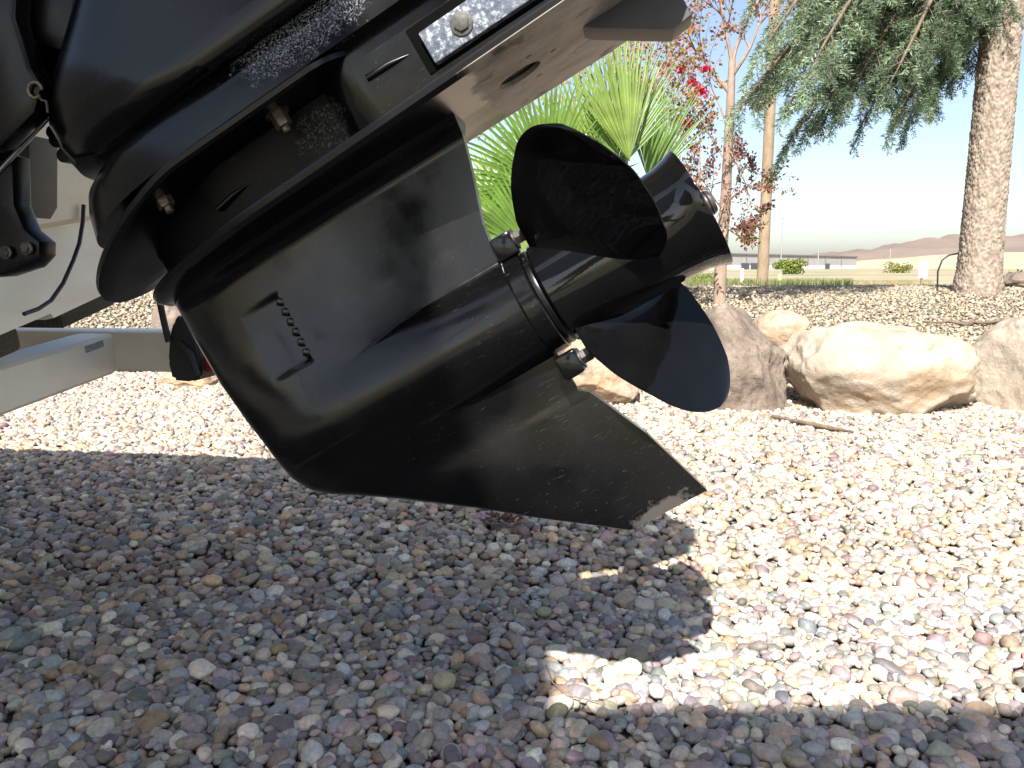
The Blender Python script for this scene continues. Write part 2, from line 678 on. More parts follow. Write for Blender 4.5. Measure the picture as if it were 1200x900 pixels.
P4, Z4, S4 = layer(4.2, 7.7, 0.0260, 0.0150, -0.006, 0.006)
pebble_field('crushed_gravel', P4, Z4, S4, 0, PALTAN, 0.4, 'tan gravel on the low bank behind the boulders', bed)


# ------------------------------------------------------------------ outboard motor
MW = Matrix((( ADIR.x, WX.x, PDIR.x, ORG.x), (ADIR.y, WX.y, PDIR.y, ORG.y), (ADIR.z, WX.z, PDIR.z, ORG.z), (0, 0, 0, 1)))
motor = empty('outboard_motor', (0, 0, 0), 'black outboard motor tilted up on the boat stern, propeller and skeg in view', 'outboard motor', mat=MW)

P_ROWS = [-.258, -.20, -.16, -.108, -.085, -.067, -.052, -.03, 0, .05, .1, .15, .204]
LE_A = [-.06, -.140, -.192, -.266, -.302, -.332, -.350, -.362, -.366, -.373, -.377, -.376, -.374]
TE_P = [-.258, -.175, -.108, -.10, .08, .1, .15, .204]
TE_A = [.035, .010, -.020, -.030, -.032, -.029, -.012, .004]


def torp_r(a):
    t = min(1.0, max(0.0, (a + .366) / .30))
    return .055 * (1 - (1 - t) ** 2.0) ** .7


def thick(a, p, le, te):
    c = max(0.0, min(1.0, (a - le) / (te - le)))
    if c < .28:
        foil = (1 - (1 - c / .28) ** 2.3) ** .55
    else:
        foil = 1 - .86 * ((c - .28) / .72) ** 1.5
    if p > -0.02:
        ts = .047 - .023 * smooth01((p + .015) / .19)
    else:
        ts = .047 - .031 * smooth01((-.0 - p) / .095) - .010 * smooth01((-.09 - p) / .16)
    s = ts * max(foil, 0.0) + .0012 * math.sqrt(min(c * 30, 1))
    rt = torp_r(a)
    q = rt * rt - p * p
    tc = math.sqrt(q) if q > 0 else -math.sqrt(-q) * 0.9
    tb_ = rt * 1.04 * (1 - smooth01(abs(p) / (1.75 * rt + .02)))
    wa = smooth01((a + .24) / .20)
    tt = tb_ * (1 - wa) + max(tc, -.01) * wa
    k = .036
    h = max(0, min(1, .5 + .5 * (s - tt) / k))
    r = tt * (1 - h) + s * h + k * h * (1 - h)
    r = min(r, .0665)
    e = min(1.0, c * 18)
    r *= math.sqrt(max(0.0, 1 - (1 - e) ** 2))
    # water intake recess
    if .066 < p < .150 and -.305 < a < -.2545:
        d = (a + .305) / .05
        edge = min(1, (p - .066) / .006, (.150 - p) / .006)
        r -= .0040 * d * edge
    # fillet under the plate
    if p > .178:
        r += .020 * smooth01((p - .178) / .026) ** 2 * min(1, c * 5)
    return max(r, 0.0)


bm = bmesh.new()
NR, NC = 190, 150
rows = [-.258 + (.462) * i / NR for i in range(NR + 1)]
near, far = [], []
for p in rows:
    le, te = interp(p, P_ROWS, LE_A), interp(p, TE_P, TE_A)
    rn, rf = [], []
    for j in range(NC + 1):
        c = j / NC
        g = 0.35 * c ** 2.2 + 0.65 * c if c < 1 else 1.0
        a = le + (te - le) * g
        t = thick(a, p, le, te)
        v = bm.verts.new((a, -t, p)); rn.append(v)
        rf.append(v if t < 1e-6 else bm.verts.new((a, t, p)))
    near.append(rn); far.append(rf)


def face(vs):
    u = []
    for v in vs:
        if v not in u: u.append(v)
    if len(u) > 2:
        try: bm.faces.new(u)
        except ValueError: pass


for i in range(NR):
    for j in range(NC):
        face((near[i][j], near[i][j + 1], near[i + 1][j + 1], near[i + 1][j]))
        face((far[i][j + 1], far[i][j], far[i + 1][j], far[i + 1][j + 1]))
    face((near[i][NC], far[i][NC], far[i + 1][NC], near[i + 1][NC]))
for j in range(NC):
    face((near[0][j], far[0][j], far[0][j + 1], near[0][j + 1]))
seam_pts = [near[i][NC].co + Vector((.0004, -.0002, 0)) for i in range(NR + 1) if -.104 < rows[i] < .082]
gearcase = obj_bm('gearcase', bm, M['lower'], motor, 40)
bm = bmesh.new()
tube(bm, seam_pts, .00055, 5)
obj_bm('seam', bm, M['seam'], gearcase, 60)
# intake slots
for k in range(6):
    bm = bmesh.new()
    p = .139 - k * .0122
    bx(bm, (-.2562, -(thick(-.25, p, -.375, -.03) - .0012), p), (.0085, .006, .0085), Matrix.Rotation(R(25), 3, 'Y'), .0022)
    obj_bm('intake_slot', bm, M['gloss'], gearcase, 40)


def plan(a0, a1, a2, a3, hw, e=2.2, ea=3.0, n=40, hwa=None):
    """half-width outline: round nose a0..a1, straight a1..a2, rounded stern a2..a3"""
    hwa = hw if hwa is None else hwa
    out = []
    for i in range(n + 1):
        t = i / n
        a = a0 + (a1 - a0) * (1 - math.cos(t * math.pi / 2))
        x = (a1 - a) / (a1 - a0)
        out.append((a, hw * max(0, 1 - x ** e) ** (1 / e)))
    for i in range(1, 12):
        t = i / 12
        out.append((a1 + (a2 - a1) * t, hw + (hwa - hw) * t))
    for i in range(n // 2 + 1):
        t = i / (n // 2)
        a = a2 + (a3 - a2) * math.sin(t * math.pi / 2)
        x = (a - a2) / (a3 - a2)
        out.append((a, hwa * max(0, 1 - x ** ea) ** (1 / ea)))
    return out


def prism(name, outline, levels, mat, parent, sharp=35, bend=None):
    """levels: list of (p, inset, da) ; lofted along p"""
    bm = bmesh.new()
    rings = []
    for lv in levels:
        p, ins = lv[0], lv[1]
        da = lv[2] if len(lv) > 2 else 0.0
        amid = sum(a for a, h in outline) / len(outline)
        L = outline[-1][0] - outline[0][0]
        up = []
        for a, h in outline:
            aa = amid + (a - amid) * (1 - 2 * ins / L) + da
            up.append((aa, max(h - ins, 0.0002 if h < 1e-4 else 0.001)))
        f = bend or (lambda a: 0.0)
        ring = [Vector((a, -h, p + f(a))) for a, h in up] + [Vector((a, h, p + f(a))) for a, h in reversed(up)]
        rings.append(ring)
    loft(bm, rings)
    bmesh.ops.remove_doubles(bm, verts=bm.verts[:], dist=1e-5)
    return obj_bm(name, bm, mat, parent, sharp)


# anti-ventilation plate with an oval drain hole through it
plate = prism('anti_ventilation_plate', plan(-.385, -.16, .16, .275, .108, 2.1, 3.0, hwa=.122),
              [(.2040, .006), (.2080, .001), (.2130, 0), (.2150, .001)], M['plate'], motor)


def oval_cut(o, c, ra, rb, depth):
    cb = bmesh.new()
    r0 = [Vector((c[0] + ra * math.cos(t * math.pi / 12), c[1] + rb * math.sin(t * math.pi / 12), c[2] - depth)) for t in range(24)]
    r1 = [Vector((v.x, v.y, c[2] + depth)) for v in r0]
    loft(cb, [r0, r1])
    bmesh.ops.recalc_face_normals(cb, faces=cb.faces[:])
    cm = bpy.data.meshes.new('cut'); cb.to_mesh(cm); cb.free()
    co = bpy.data.objects.new('cut', cm); COL.objects.link(co)
    co.matrix_world = o.parent.matrix_world if o.parent else Matrix()
    md = o.modifiers.new('b', 'BOOLEAN'); md.object = co; md.solver = 'EXACT'; md.operation = 'DIFFERENCE'
    bpy.context.view_layer.update()
    dg = bpy.context.evaluated_depsgraph_get()
    me = bpy.data.meshes.new_from_object(o.evaluated_get(dg))
    o.modifiers.clear()
    old = o.data; o.data = me
    bpy.data.meshes.remove(old)
    bpy.data.objects.remove(co); bpy.data.meshes.remove(cm)


ha, hp = ap(592, 78, 0.01)
oval_cut(plate, (ha + .008, -.012, .2035), .024, .019, .0062)
for (u, v, n) in ((640, 43, .02), (626, 77, -.03), (605, 40, .05)):
    a_, p_ = ap(u, v, n)
    bm = bmesh.new()
    lathe(bm, [(-.0008, .003), (0.0006, .003)], Matrix.Translation((a_, -n, .2040)) @ Matrix.Rotation(R(90), 4, 'Y'), 10)
    obj_bm('plug', bm, M['darksteel'], plate, 40)

# recessed wall with the mounting nuts, aft body, splash flange, upper wall, midsection
prism('recess_wall', plan(-.36, -.20, -.06, .05, .062, 2.0, 2.0), [(.213, 0), (.245, .001), (.284, -.006)], M['recess'], motor)
body = prism('aft_housing', plan(-.10, -.045, .18, .29, .103, 2.4, 3.0, hwa=.100),
             [(.2135, .001), (.218, .0), (.285, -.001), (.330, .002), (.345, .006)], M['housing'], motor)
prism('splash_flange', plan(-.435, -.22, -.09, -.025, .122, 2.0, 2.6), [(.2775, .004), (.2800, .0005), (.2845, 0), (.2862, .001)], M['black_plain'], motor, bend=lambda a: -.040 * max(0.0, (-.245 - a) / .19) ** 1.3)
prism('upper_wall', plan(-.400, -.20, .10, .25, .121, 2.3, 3.0), [(.2863, .0), (.292, .001), (.315, .006), (.33, .012), (.340, .022)], M['housing'], motor)
prism('housing_seam', plan(-.06, -.03, .20, .27, .1045, 2.4, 3.0), [(.3105, 0), (.3115, 0)], M['hole'], motor)

# midsection: front outline follows the photograph, then up to the cowl
bm = bmesh.new()
rings = []
fr_px = [(118, 212), (96, 190), (86, 165), (92, 120), (104, 70), (118, 30), (130, 0)]
fr_ap = [ap(u, v, 0.0) for u, v in fr_px]
lv = [(.3335, -.315, .110), (.336, -.325, .122), (.342, -.333, .125)]
for p in (.36, .38, .41, .44, .48, .53, .60, .70, .82):
    a = interp(p, [q[1] for q in fr_ap], [q[0] for q in fr_ap])
    lv.append((p, a, interp(p, [.34, .40, .5, .8], [.125, .118, .108, .12])))
for p, a0, hw in lv:
    o_ = plan(a0, a0 + .17, interp(p, [.36, .46], [.10, -.02]), interp(p, [.36, .46], [.24, .10]), hw, 2.2, 2.6)
    rings.append([Vector((a, -h, p)) for a, h in o_] + [Vector((a, h, p)) for a, h in reversed(o_)])
loft(bm, rings)
obj_bm('midsection', bm, M['mid'], motor, 50)
# cowl above the picture
bm = bmesh.new()
rings = []
for p, k in ((.80, .80), (.83, .95), (.88, 1.0), (1.05, 1.0), (1.14, .9), (1.19, .7), (1.20, .45)):
    o_ = plan(-.10 - .36 * k, -.10 - .16 * k, -.10 + .18 * k, -.10 + .40 * k, .26 * k, 2.6, 2.6)
    rings.append([Vector((a, -h, p)) for a, h in o_] + [Vector((a, h, p)) for a, h in reversed(o_)])
loft(bm, rings)
obj_bm('cowl', bm, M['mid'], motor, 50)


def hexnut(name, c, axis, r, h, mat, parent, stud=0.0, washer=True):
    bm = bmesh.new()
    Q = frame_of(axis).to_4x4()
    T = Matrix.Translation(c) @ Q @ Matrix.Rotation(R(-90), 4, 'Y')   # local x -> axis
    T = Matrix.Translation(c) @ Q @ Matrix(((0, 0, 1, 0), (0, 1, 0, 0), (1, 0, 0, 0), (0, 0, 0, 1))) 
    def ring(x, rr, n): return [T @ Vector((x, rr * math.sin(2 * math.pi * k / n), rr * math.cos(2 * math.pi * k / n))) for k in range(n)]
    if washer:
        loft(bm, [ring(-.0005, r * 1.45, 20), ring(.0018, r * 1.45, 20), ring(.0022, r * 1.3, 20)])
    loft(bm, [ring(.002, r, 6), ring(h * .9, r, 6), ring(h, r * .86, 6)])
    if stud > 0:
        loft(bm, [ring(h - .001, r * .5, 12), ring(h + stud * .8, r * .5, 12), ring(h + stud, r * .36, 12)])
    return obj_bm(name, bm, mat, parent, 30)


for (u, v) in ((333, 155), (205, 264)):
    a_, p_ = ap(u, v - 8, .092)
    hexnut('mounting_nut', (a_, -.092, .2780), (0.05, -.15, -1), .0085, .017, M['steel'], motor, .006)

# anode on the side of the aft body
a0_, p0_ = ap(512, 77, .106)
a1_, p1_ = ap(490, 42, .106)
bm = bmesh.new()
ac, pc = (a0_ + .125 / 2), (p0_ + p1_) / 2
bx(bm, (a0_ + .064, -.107, (p0_ + p1_) / 2), (.128, .012, (p1_ - p0_)), None, .0022)
anode = obj_bm('anode', bm, M['anode'], motor, 30)
ab, pb = ap(541, 28, .113)
hexnut('anode_bolt', (ab, -.1125, pb), (0, -1, 0), .0072, .0045, M['bolt'], anode)
# dark pocket round the anode
bm = bmesh.new()
bx(bm, (a0_ + .060, -.1025, (p0_ + p1_) / 2 + .004), (.139, .0035, (p1_ - p0_) + .014), None, .001)
obj_bm('anode_pocket', bm, M['hole'], motor, 30)

# bright fin-like ribs in the recess
for (u0, v0, u1, v1) in ((430, 92, 482, 62), (255, 245, 292, 214)):
    A_ = ap(u0, v0, .104 if u0 > 400 else .064); B_ = ap(u1, v1, .104 if u0 > 400 else .064)
    n_ = .1035 if u0 > 400 else .0625
    bm = bmesh.new()
    tube(bm, [(A_[0], -n_, A_[1]), ((A_[0] + B_[0]) / 2, -n_ - .001, (A_[1] + B_[1]) / 2 + .001), (B_[0], -n_ + .002, B_[1])], [.0035, .003, .0008], 8)
    obj_bm('casting_rib', bm, M['black_plain'], motor, 60)

# trim tab
bm = bmesh.new()
NT_ = .035
o1 = [ap(660, 6, NT_), ap(664, 22, NT_), ap(676, 30, NT_), ap(695, 33, NT_), ap(740, 34, NT_), ap(790, 35, NT_), ap(812, 17, NT_), ap(796, -12, NT_)]
o1 = [(a, p) for a, p in o1] + [(.262, .2045), (.170, .2045)]
rings = []
for y, k in ((-.035, 0.97), (-.031, 1.0), (.004, 1.0), (.008, .97)):
    ca = sum(a for a, p in o1) / len(o1); cp_ = sum(p for a, p in o1) / len(o1)
    rings.append([Vector((ca + (a - ca) * k, y, cp_ + (p - cp_) * k)) for a, p in o1])
loft(bm, rings)
obj_bm('trim_tab', bm, M['tab'], motor, 35)

# bearing carrier with ears and bolts
ID = Matrix()
bm = bmesh.new()
lathe(bm, [(-.034, .054), (-.030, .0568), (-.014, .0560), (-.0125, .0548), (-.0120, .045)], ID, 64)
carrier = obj_bm('bearing_carrier', bm, M['lower'], motor, 30)
bm = bmesh.new()
lathe(bm, [(-.0125, .030), (-.0115, .0535), (-.0075, .0540), (-.0060, .0535), (-.0055, .030)], ID, 64)
obj_bm('seal_ring', bm, M['black_plain'], carrier, 30)
for (p_, y_) in ((.0665, -.010), (-.0705, -.030)):
    bm = bmesh.new()
    bx(bm, (-.020, y_, p_), (.024, .026, .026), None, .004)
    ear = obj_bm('carrier_ear', bm, M['lower'], carrier, 35)
    hexnut('carrier_bolt', (-.0085, y_, p_ + (.002 if p_ > 0 else 0)), (1, 0, 0), .0078, .013, M['darksteel'], carrier)

# propeller
bm = bmesh.new()
lathe(bm, [(-.0045, .030), (-.0040, .0540), (-.002, .0560), (.03, .0568), (.09, .0565), (.125, .0560), (.145, .0575), (.158, .0608), (.167, .0645), (.1685, .0642),
           (.166, .0600), (.150, .0530), (.09, .0510), (.088, .012)], ID, 72)
prop = obj_bm('propeller', bm, M['gloss'], motor, 40)
tag(prop, 'glossy black three-bladed propeller')
bm = bmesh.new()
lathe(bm, [(.088, .016), (.150, .016), (.1505, .0125), (.180, .0125), (.182, .011), (.182, .002)], ID, 24)
for k in range(7):
    lathe(bm, [(.152 + k * .004, .0118), (.1535 + k * .004, .0138), (.155 + k * .004, .0118)], ID, 24)
obj_bm('propeller_shaft', bm, M['darksteel'], prop, 40)
RH, RT = .052, .184


def blade_mesh(phi0):
    bm = bmesh.new()
    NRr, ND = 30, 34
    S = [[], []]
    for i in range(NRr + 1):
        t = i / NRr
        t = 1 - (1 - t) ** 1.8
        r = RH + (RT - RH) * t
        tk = [0, .25, .5, .75, 1]
        sh = max(0.0, 1 - t ** 5) ** .5
        fm, fh = interp(t, tk, [.86, .75, .66, .62, .60]), interp(t, tk, [.84, .67, .50, .40, .34]) * sh
        xm, xh = interp(t, tk, [.054, .064, .073, .082, .086]), interp(t, tk, [.052, .060, .057, .050, .044]) * sh
        for j in range(ND + 1):
            q = -1 + 2 * j / ND
            qq = q if q < 0 else q * (1 - .16 * t)
            ph = phi0 + fm + fh * qq
            x = xm + xh * qq
            th = (.0050 * (1 - t) + .0016) * max(0.05, 1 - abs(q) ** 3) + .0005
            if t < .12: th += .006 * (1 - t / .12) ** 2 * (1 - abs(q) ** 4)
            # helicoid normal
            tg = Vector((max(xh, .002), -r * math.cos(ph) * max(fh, .01), -r * math.sin(ph) * max(fh, .01))).normalized()
            rd = Vector((0, -math.sin(ph), math.cos(ph)))
            nn = tg.cross(rd).normalized()
            P_ = Vector((x, -r * math.sin(ph), r * math.cos(ph)))
            S[0].append(bm.verts.new(P_ + nn * th)); S[1].append(bm.verts.new(P_ - nn * th))
    W_ = ND + 1
    for s in (0, 1):
        for i in range(NRr):
            for j in range(ND):
                bm.faces.new((S[s][i * W_ + j], S[s][i * W_ + j + 1], S[s][(i + 1) * W_ + j + 1], S[s][(i + 1) * W_ + j]))
    for i in range(NRr):
        for j in (0, ND):
            bm.faces.new((S[0][i * W_ + j], S[0][(i + 1) * W_ + j], S[1][(i + 1) * W_ + j], S[1][i * W_ + j]))
    for j in range(ND):
        bm.faces.new((S[0][j], S[0][j + 1], S[1][j + 1], S[1][j]))
    bmesh.ops.remove_doubles(bm, verts=bm.verts[:], dist=1e-5)
    return bm


for k in range(3):
    obj_bm('blade', blade_mesh(R(16 + 120 * k)), M['blade'], prop, 60)

# transom bracket, trim ram and other metal at the upper left (flat plates in the plane of the boat)
MB_ = Matrix(((AX.x, WX.x, 0, B0.x), (AX.y, WX.y, 0, B0.y), (0, 0, 1, 0), (0, 0, 0, 1)))
bracket = empty('transom_bracket', (0, 0, 0), 'black clamp bracket with trim ram joining motor to cream transom', 'bracket', mat=MB_)


def sz(u, v, n):
    q = on_w(u, v, -n) - B0
    return q.dot(AX), q.z


def slab(name, px, n0, n1, mat, parent, bev=.004, nref=None):
    """plate cut to an outline, from near offset n1 back to n0"""
    nref = n1 if nref is None else nref
    pts = [sz(u, v, nref) for u, v in px]
    bm = bmesh.new()
    f0 = [Vector((s, -n1, z)) for s, z in pts]
    f1 = [Vector((s, -n0, z)) for s, z in pts]
    loft(bm, [f0, f1])
    bmesh.ops.recalc_face_normals(bm, faces=bm.faces[:])
    if bev:
        es = [e for e in bm.edges if len(e.link_faces) == 2 and max(len(f.verts) for f in e.link_faces) > 4]
        bmesh.ops.bevel(bm, geom=es, offset=bev, segments=2, affect='EDGES', profile=.5)
    return obj_bm(name, bm, mat, parent, 40)


slab('swivel_housing', [(-90, -60), (112, -60), (104, 40), (96, 62), (102, 90), (92, 118), (84, 142), (40, 132), (-90, 90)], -.04, .03, M['black_plain'], bracket, .008)
slab('swivel_rib', [(40, -60), (122, -50), (103, 46), (98, 72), (20, 44), (-10, -20)], .03, .060, M['black_plain'], bracket, .012)
slab('clamp_arm', [(-90, -60), (22, -60), (18, 20), (36, 78), (48, 100), (40, 132), (0, 172), (-90, 190)], .06, .085, M['black_plain'], bracket, .006)
slab('clamp_hook', [(-90, 150), (14, 182), (16, 240), (28, 268), (46, 283), (46, 300), (34, 313), (0, 324), (-90, 330)], .015, .045, M['black_plain'], bracket, .006)
slab('grey_stay', [(10, 176), (34, 158), (34, 240), (26, 254), (12, 252)], -.09, -.04, M['grey_metal'], bracket, .003)
pA, pB = sz(56, 128, .03), sz(-60, 250, .03)
bm = bmesh.new()
tube(bm, [(pA[0], -.035, pA[1]), (pB[0], -.035, pB[1])], .0085, 14)
obj_bm('trim_ram', bm, M['rubber'], bracket, 40)
pA, pB = sz(52, 138, .05), sz(-60, 262, .05)
bm = bmesh.new()
tube(bm, [(pA[0], -.046, pA[1]), (pB[0], -.046, pB[1])], .0028, 10)
obj_bm('ram_rod', bm, M['chrome'], bracket, 40)
pA, pB = sz(36, 132, .05), sz(-60, 228, .05)
bm = bmesh.new()
tube(bm, [(pA[0], -.046, pA[1]), (pB[0], -.046, pB[1])], .0018, 8)
obj_bm('hydraulic_line', bm, M['chrome'], bracket, 40)
c0 = sz(42, 106, .088)
bm = bmesh.new()
cc = Vector((c0[0], -.089, c0[1]))
tube(bm, [cc + Vector((.0075 * math.cos(t * .5), 0, .0075 * math.sin(t * .5))) for t in range(0, 12)], .0019, 8)
tube(bm, [cc + Vector((.004, 0, -.006)), cc + Vector((.008, -.002, -.010)), cc + Vector((.013, -.002, -.011)), cc + Vector((.0135, -.002, -.022))], .0013, 6)
obj_bm('grease_fitting', bm, M['steel'], bracket, 60)
for (u, v) in ((31, 291), (7, 296)):
    q = sz(u, v, .05)
    hexnut('bracket_bolt', (q[0], -.0495, q[1]), (0, -1, 0), .005, .004, M['darksteel'], bracket)
# bits of the steering arm seen against the transom
for (u, v, r_) in ((84, 168, .009), (79, 160, .007), (92, 186, .008)):
    q = sz(u, v, .0)
    bm = bmesh.new()
    lathe(bm, [(-.03, r_), (.028, r_), (.03, r_ * .8)], Matrix.Translation((q[0] + .004, 0, q[1])) @ Matrix.Rotation(R(90), 4, 'Z'), 16)
    obj_bm('pivot_pin', bm, M['black_plain'], bracket, 40)

# ------------------------------------------------------------------ boat
boat = empty('boat', (0, 0, 0), 'cream and white fibreglass boat hull resting on its trailer at the left', 'boat', mat=MB_)
ST = -.70            # transom station
HB = .61             # half beam at the gunwale
ZT = .85


def sw(u, v, s):
    """pixel on the plane of station s, in boat coordinates"""
    r = ray(u, v); t = (AX.dot(B0 - CP) + s) / r.dot(AX)
    q = CP + r * t - B0
    return Vector((s, q.dot(WX), q.z))


k0, k1 = sw(0, 398, ST), sw(126, 346, ST)
DR = (k1.z - k0.z) / (k1.y - k0.y)
KZ = k0.z - DR * k0.y
j0, j1 = sw(30, 272, ST + .02), sw(118, 256, ST + .02)
DR2 = (j1.z - j0.z) / (j1.y - j0.y)
JZ = j0.z - DR2 * j0.y


def hull_ring(s, k, rise):
    """section: k narrows the bow, rise lifts the keel"""
    hb = HB * k
    pr = [(0, KZ + rise)]
    for f, dz in ((.35, .004), (.36, -.004), (.70, .004), (.71, -.004), (.95, 0)):
        pr.append((f * hb, KZ + DR * f * HB + dz + rise * (1 - .5 * f)))
    pr += [(.985 * hb, KZ + DR * HB + .04 + rise * .4), (hb, .75 + rise * .2), (hb, ZT + rise * .2), (hb * .93, ZT + .02 + rise * .2)]
    rt = [Vector((s, w, z)) for w, z in pr]
    lt = [Vector((s, -w, z)) for w, z in reversed(pr[1:])]
    return lt + rt


bm = bmesh.new()
rings = []
for s, k, rise in ((ST, 1, .004), (ST - .015, 1.004, 0), (ST - 1, 1.02, 0), (ST - 2.2, 1.0, .02), (ST - 3.2, .8, .10), (ST - 4.0, .42, .22), (ST - 4.3, .06, .34)):
    rings.append(hull_ring(s, k, rise))
loft(bm, rings)
hull = obj_bm('hull', bm, M['hull_white'], boat, 40)
# transom moulding standing proud above the bottom step
bm = bmesh.new()
rings = []
for s, g in ((ST - .004, 1.0), (ST + .018, 1.0), (ST + .026, .985)):
    zz = [(0, JZ), (.3, JZ + DR2 * .3), (.5, JZ + DR2 * .5), (.56, JZ + DR2 * .56 + .02), (.58, JZ + .14), (.585, JZ + .18), (.585, ZT - .02)]
    pr = [(w * g, z + (1 - g) * (.5 if z < .7 else -.3)) for w, z in zz]
    rings.append([Vector((s, -w, z)) for w, z in reversed(pr[1:])] + [Vector((s, w, z)) for w, z in pr])
loft(bm, rings)
obj_bm('transom', bm, M['hull'], boat, 40)
bm = bmesh.new()
bx(bm, (ST - 1.6, 0, ZT + .035), (3.0, HB * 1.5, .05), None, .02)
obj_bm('deck', bm, M['hull_white'], boat, 40)
bm = bmesh.new()
cab = []
for (u, v) in ((98, 240), (97, 260), (93, 285), (86, 305), (74, 332), (60, 352), (45, 362), (28, 368)):
    cab.append(sw(u, v, ST + .033))
tube(bm, cab, .0029, 8)
obj_bm('transducer_cable', bm, M['cable'], boat, 60)

# ------------------------------------------------------------------ trailer
trailer = empty('boat_trailer', (0, 0, 0), 'white painted box-section boat trailer under the hull', 'trailer', mat=MB_)
TS = -.86
c0, c1 = sw(0, 432, TS), sw(132, 389, TS)
d0, d1 = sw(0, 486, TS), sw(132, 440, TS)
hgt_c = ((c0.z - d0.z) + (c1.z - d1.z)) / 2
W1 = c1.y
z1 = (c1.z + d1.z) / 2; z0 = (c0.z + d0.z) / 2
slope = (z1 - z0) / (c1.y - c0.y)
mid_z = z1 - slope * (W1 - 0)
bm = bmesh.new()
# V-shaped rear crossmember
hh = hgt_c / 2
rings = []
for w in (-W1, 0.0, W1):
    zc = mid_z + slope * abs(w)
    b = .006
    x0, x1 = TS - .075, TS
    rings.append([Vector((x0, w, zc - hh + b)), Vector((x0 + b, w, zc - hh)), Vector((x1 - b, w, zc - hh)), Vector((x1, w, zc - hh + b)),
                  Vector((x1, w, zc + hh - b)), Vector((x1 - b, w, zc + hh)), Vector((x0 + b, w, zc + hh)), Vector((x0, w, zc + hh - b))])
loft(bm, rings)
xm = obj_bm('crossmember', bm, M['galv'], trailer, 40)
bm = bmesh.new()
q = sw(110, 406, TS)
bx(bm, (TS + .0015, q.y, q.z), (.002, .05, .012), Matrix.Rotation(R(8), 3, 'X'))
obj_bm('sticker', bm, M['amber_tape'], xm)
for sgn in (1, -1):
    bm = bmesh.new()
    bx(bm, ((-.62 - 4.2) / 2, sgn * (W1 + .041), z1 + .004), (4.2 - .62, .080, hgt_c), None, .006)
    rail = obj_bm('rail', bm, M['galv'], trailer, 40)
    bm = bmesh.new()
    bx(bm, (-2.1, sgn * .42, KZ + DR * .42 - .035), (2.3, .11, .05), Matrix.Rotation(sgn * math.atan(DR), 3, 'X'), .016)
    obj_bm('bunk', bm, M['carpet'], trailer, 40)
    for s in (-1.1, -2.2, -3.0):
        bm = bmesh.new()
        bx(bm, (s, sgn * .42, KZ + DR * .42 - .11), (.05, .05, .11), None, .003)
        obj_bm('bunk_bracket', bm, M['galv'], trailer, 40)
    # wheel
    bm = bmesh.new()
    prof = [(-.09, .17), (-.10, .22), (-.095, .27), (-.07, .29), (.07, .29), (.095, .27), (.10, .22), (.09, .17)]
    lathe(bm, prof, Matrix.Translation((-2.6, sgn * (W1 + .22), .29)) @ Matrix.Rotation(R(90), 4, 'Z'), 32)
    wh = obj_bm('wheel', bm, M['rubber'], trailer, 40)
    bm = bmesh.new()
    lathe(bm, [(-.08, .165), (-.06, .17), (.06, .17), (.08, .165), (.07, .1), (.085, .05)], Matrix.Translation((-2.6, sgn * (W1 + .22), .29)) @ Matrix.Rotation(R(90), 4, 'Z'), 24)
    obj_bm('rim', bm, M['galv'], wh, 40)
# short carpeted bunks by the transom
for (u0, v0, u1, v1, s_) in ((73, 381, 136, 352, -.80), (-30, 428, 26, 404, -.80)):
    A_, B_ = sw(u0, v0, s_), sw(u1, v1, s_)
    bm = bmesh.new()
    d = (B_ - A_); ang = math.atan2(d.z, d.y)
    cen = (A_ + B_) / 2
    bx(bm, (s_ - .14, cen.y, cen.z + .012), (.28, d.length, .042), Matrix.Rotation(ang, 3, 'X'), .010)
    obj_bm('guide_bunk', bm, M['carpet'], trailer, 40)
q = sw(38, 398, -.84)
bm = bmesh.new()
bx(bm, (q.x - .075, q.y, q.z + .01), (.04, .05, .06), Matrix.Rotation(R(8), 3, 'X'), .004)
obj_bm('bunk_post', bm, M['galv'], trailer, 40)
# tail light on the end of the far rail
wl = W1 - .012
def tw(u, v):
    r = ray(u, v); t = (WX.dot(B0 - CP) + wl) / r.dot(WX)
    q = CP + r * t - B0
    return q.dot(AX), q.z
oL = [tw(*p) for p in ((213, 392), (217, 376), (224, 366), (232, 372), (243, 398), (250, 418), (250, 440), (238, 444), (216, 442), (211, 420))]
bm = bmesh.new()
f0 = [Vector((s, wl - .045, z)) for s, z in oL]; f1 = [Vector((s, wl + .03, z)) for s, z in oL]
loft(bm, [f0, f1])
bmesh.ops.bevel(bm, geom=[e for e in bm.edges], offset=.006, segments=2, affect='EDGES')
tl = obj_bm('tail_light', bm, M['rubber'], trailer, 50)
s_, z_ = tw(254, 424)
bm = bmesh.new()
bx(bm, (s_, wl - .002, z_), (.02, .055, .03), None, .004)
obj_bm('lens', bm, M['red_lens'], tl, 40)
bm = bmesh.new()
pts = [tw(205, 352), tw(209, 372), tw(215, 398)]
tube(bm, [Vector((s, wl - .05, z)) for s, z in pts], .006, 6)
obj_bm('light_strap', bm, M['rubber'], tl, 40)
bm = bmesh.new()
s_, z_ = tw(230, 398)
tube(bm, [Vector((tw(226, 400)[0], wl - .047, tw(226, 400)[1])), Vector((tw(240, 412)[0], wl - .05, tw(240, 412)[1])), Vector((tw(246, 436)[0], wl - .046, tw(246, 436)[1]))], .007, 8)
obj_bm('light_bracket', bm, M['rubber'], tl, 50)


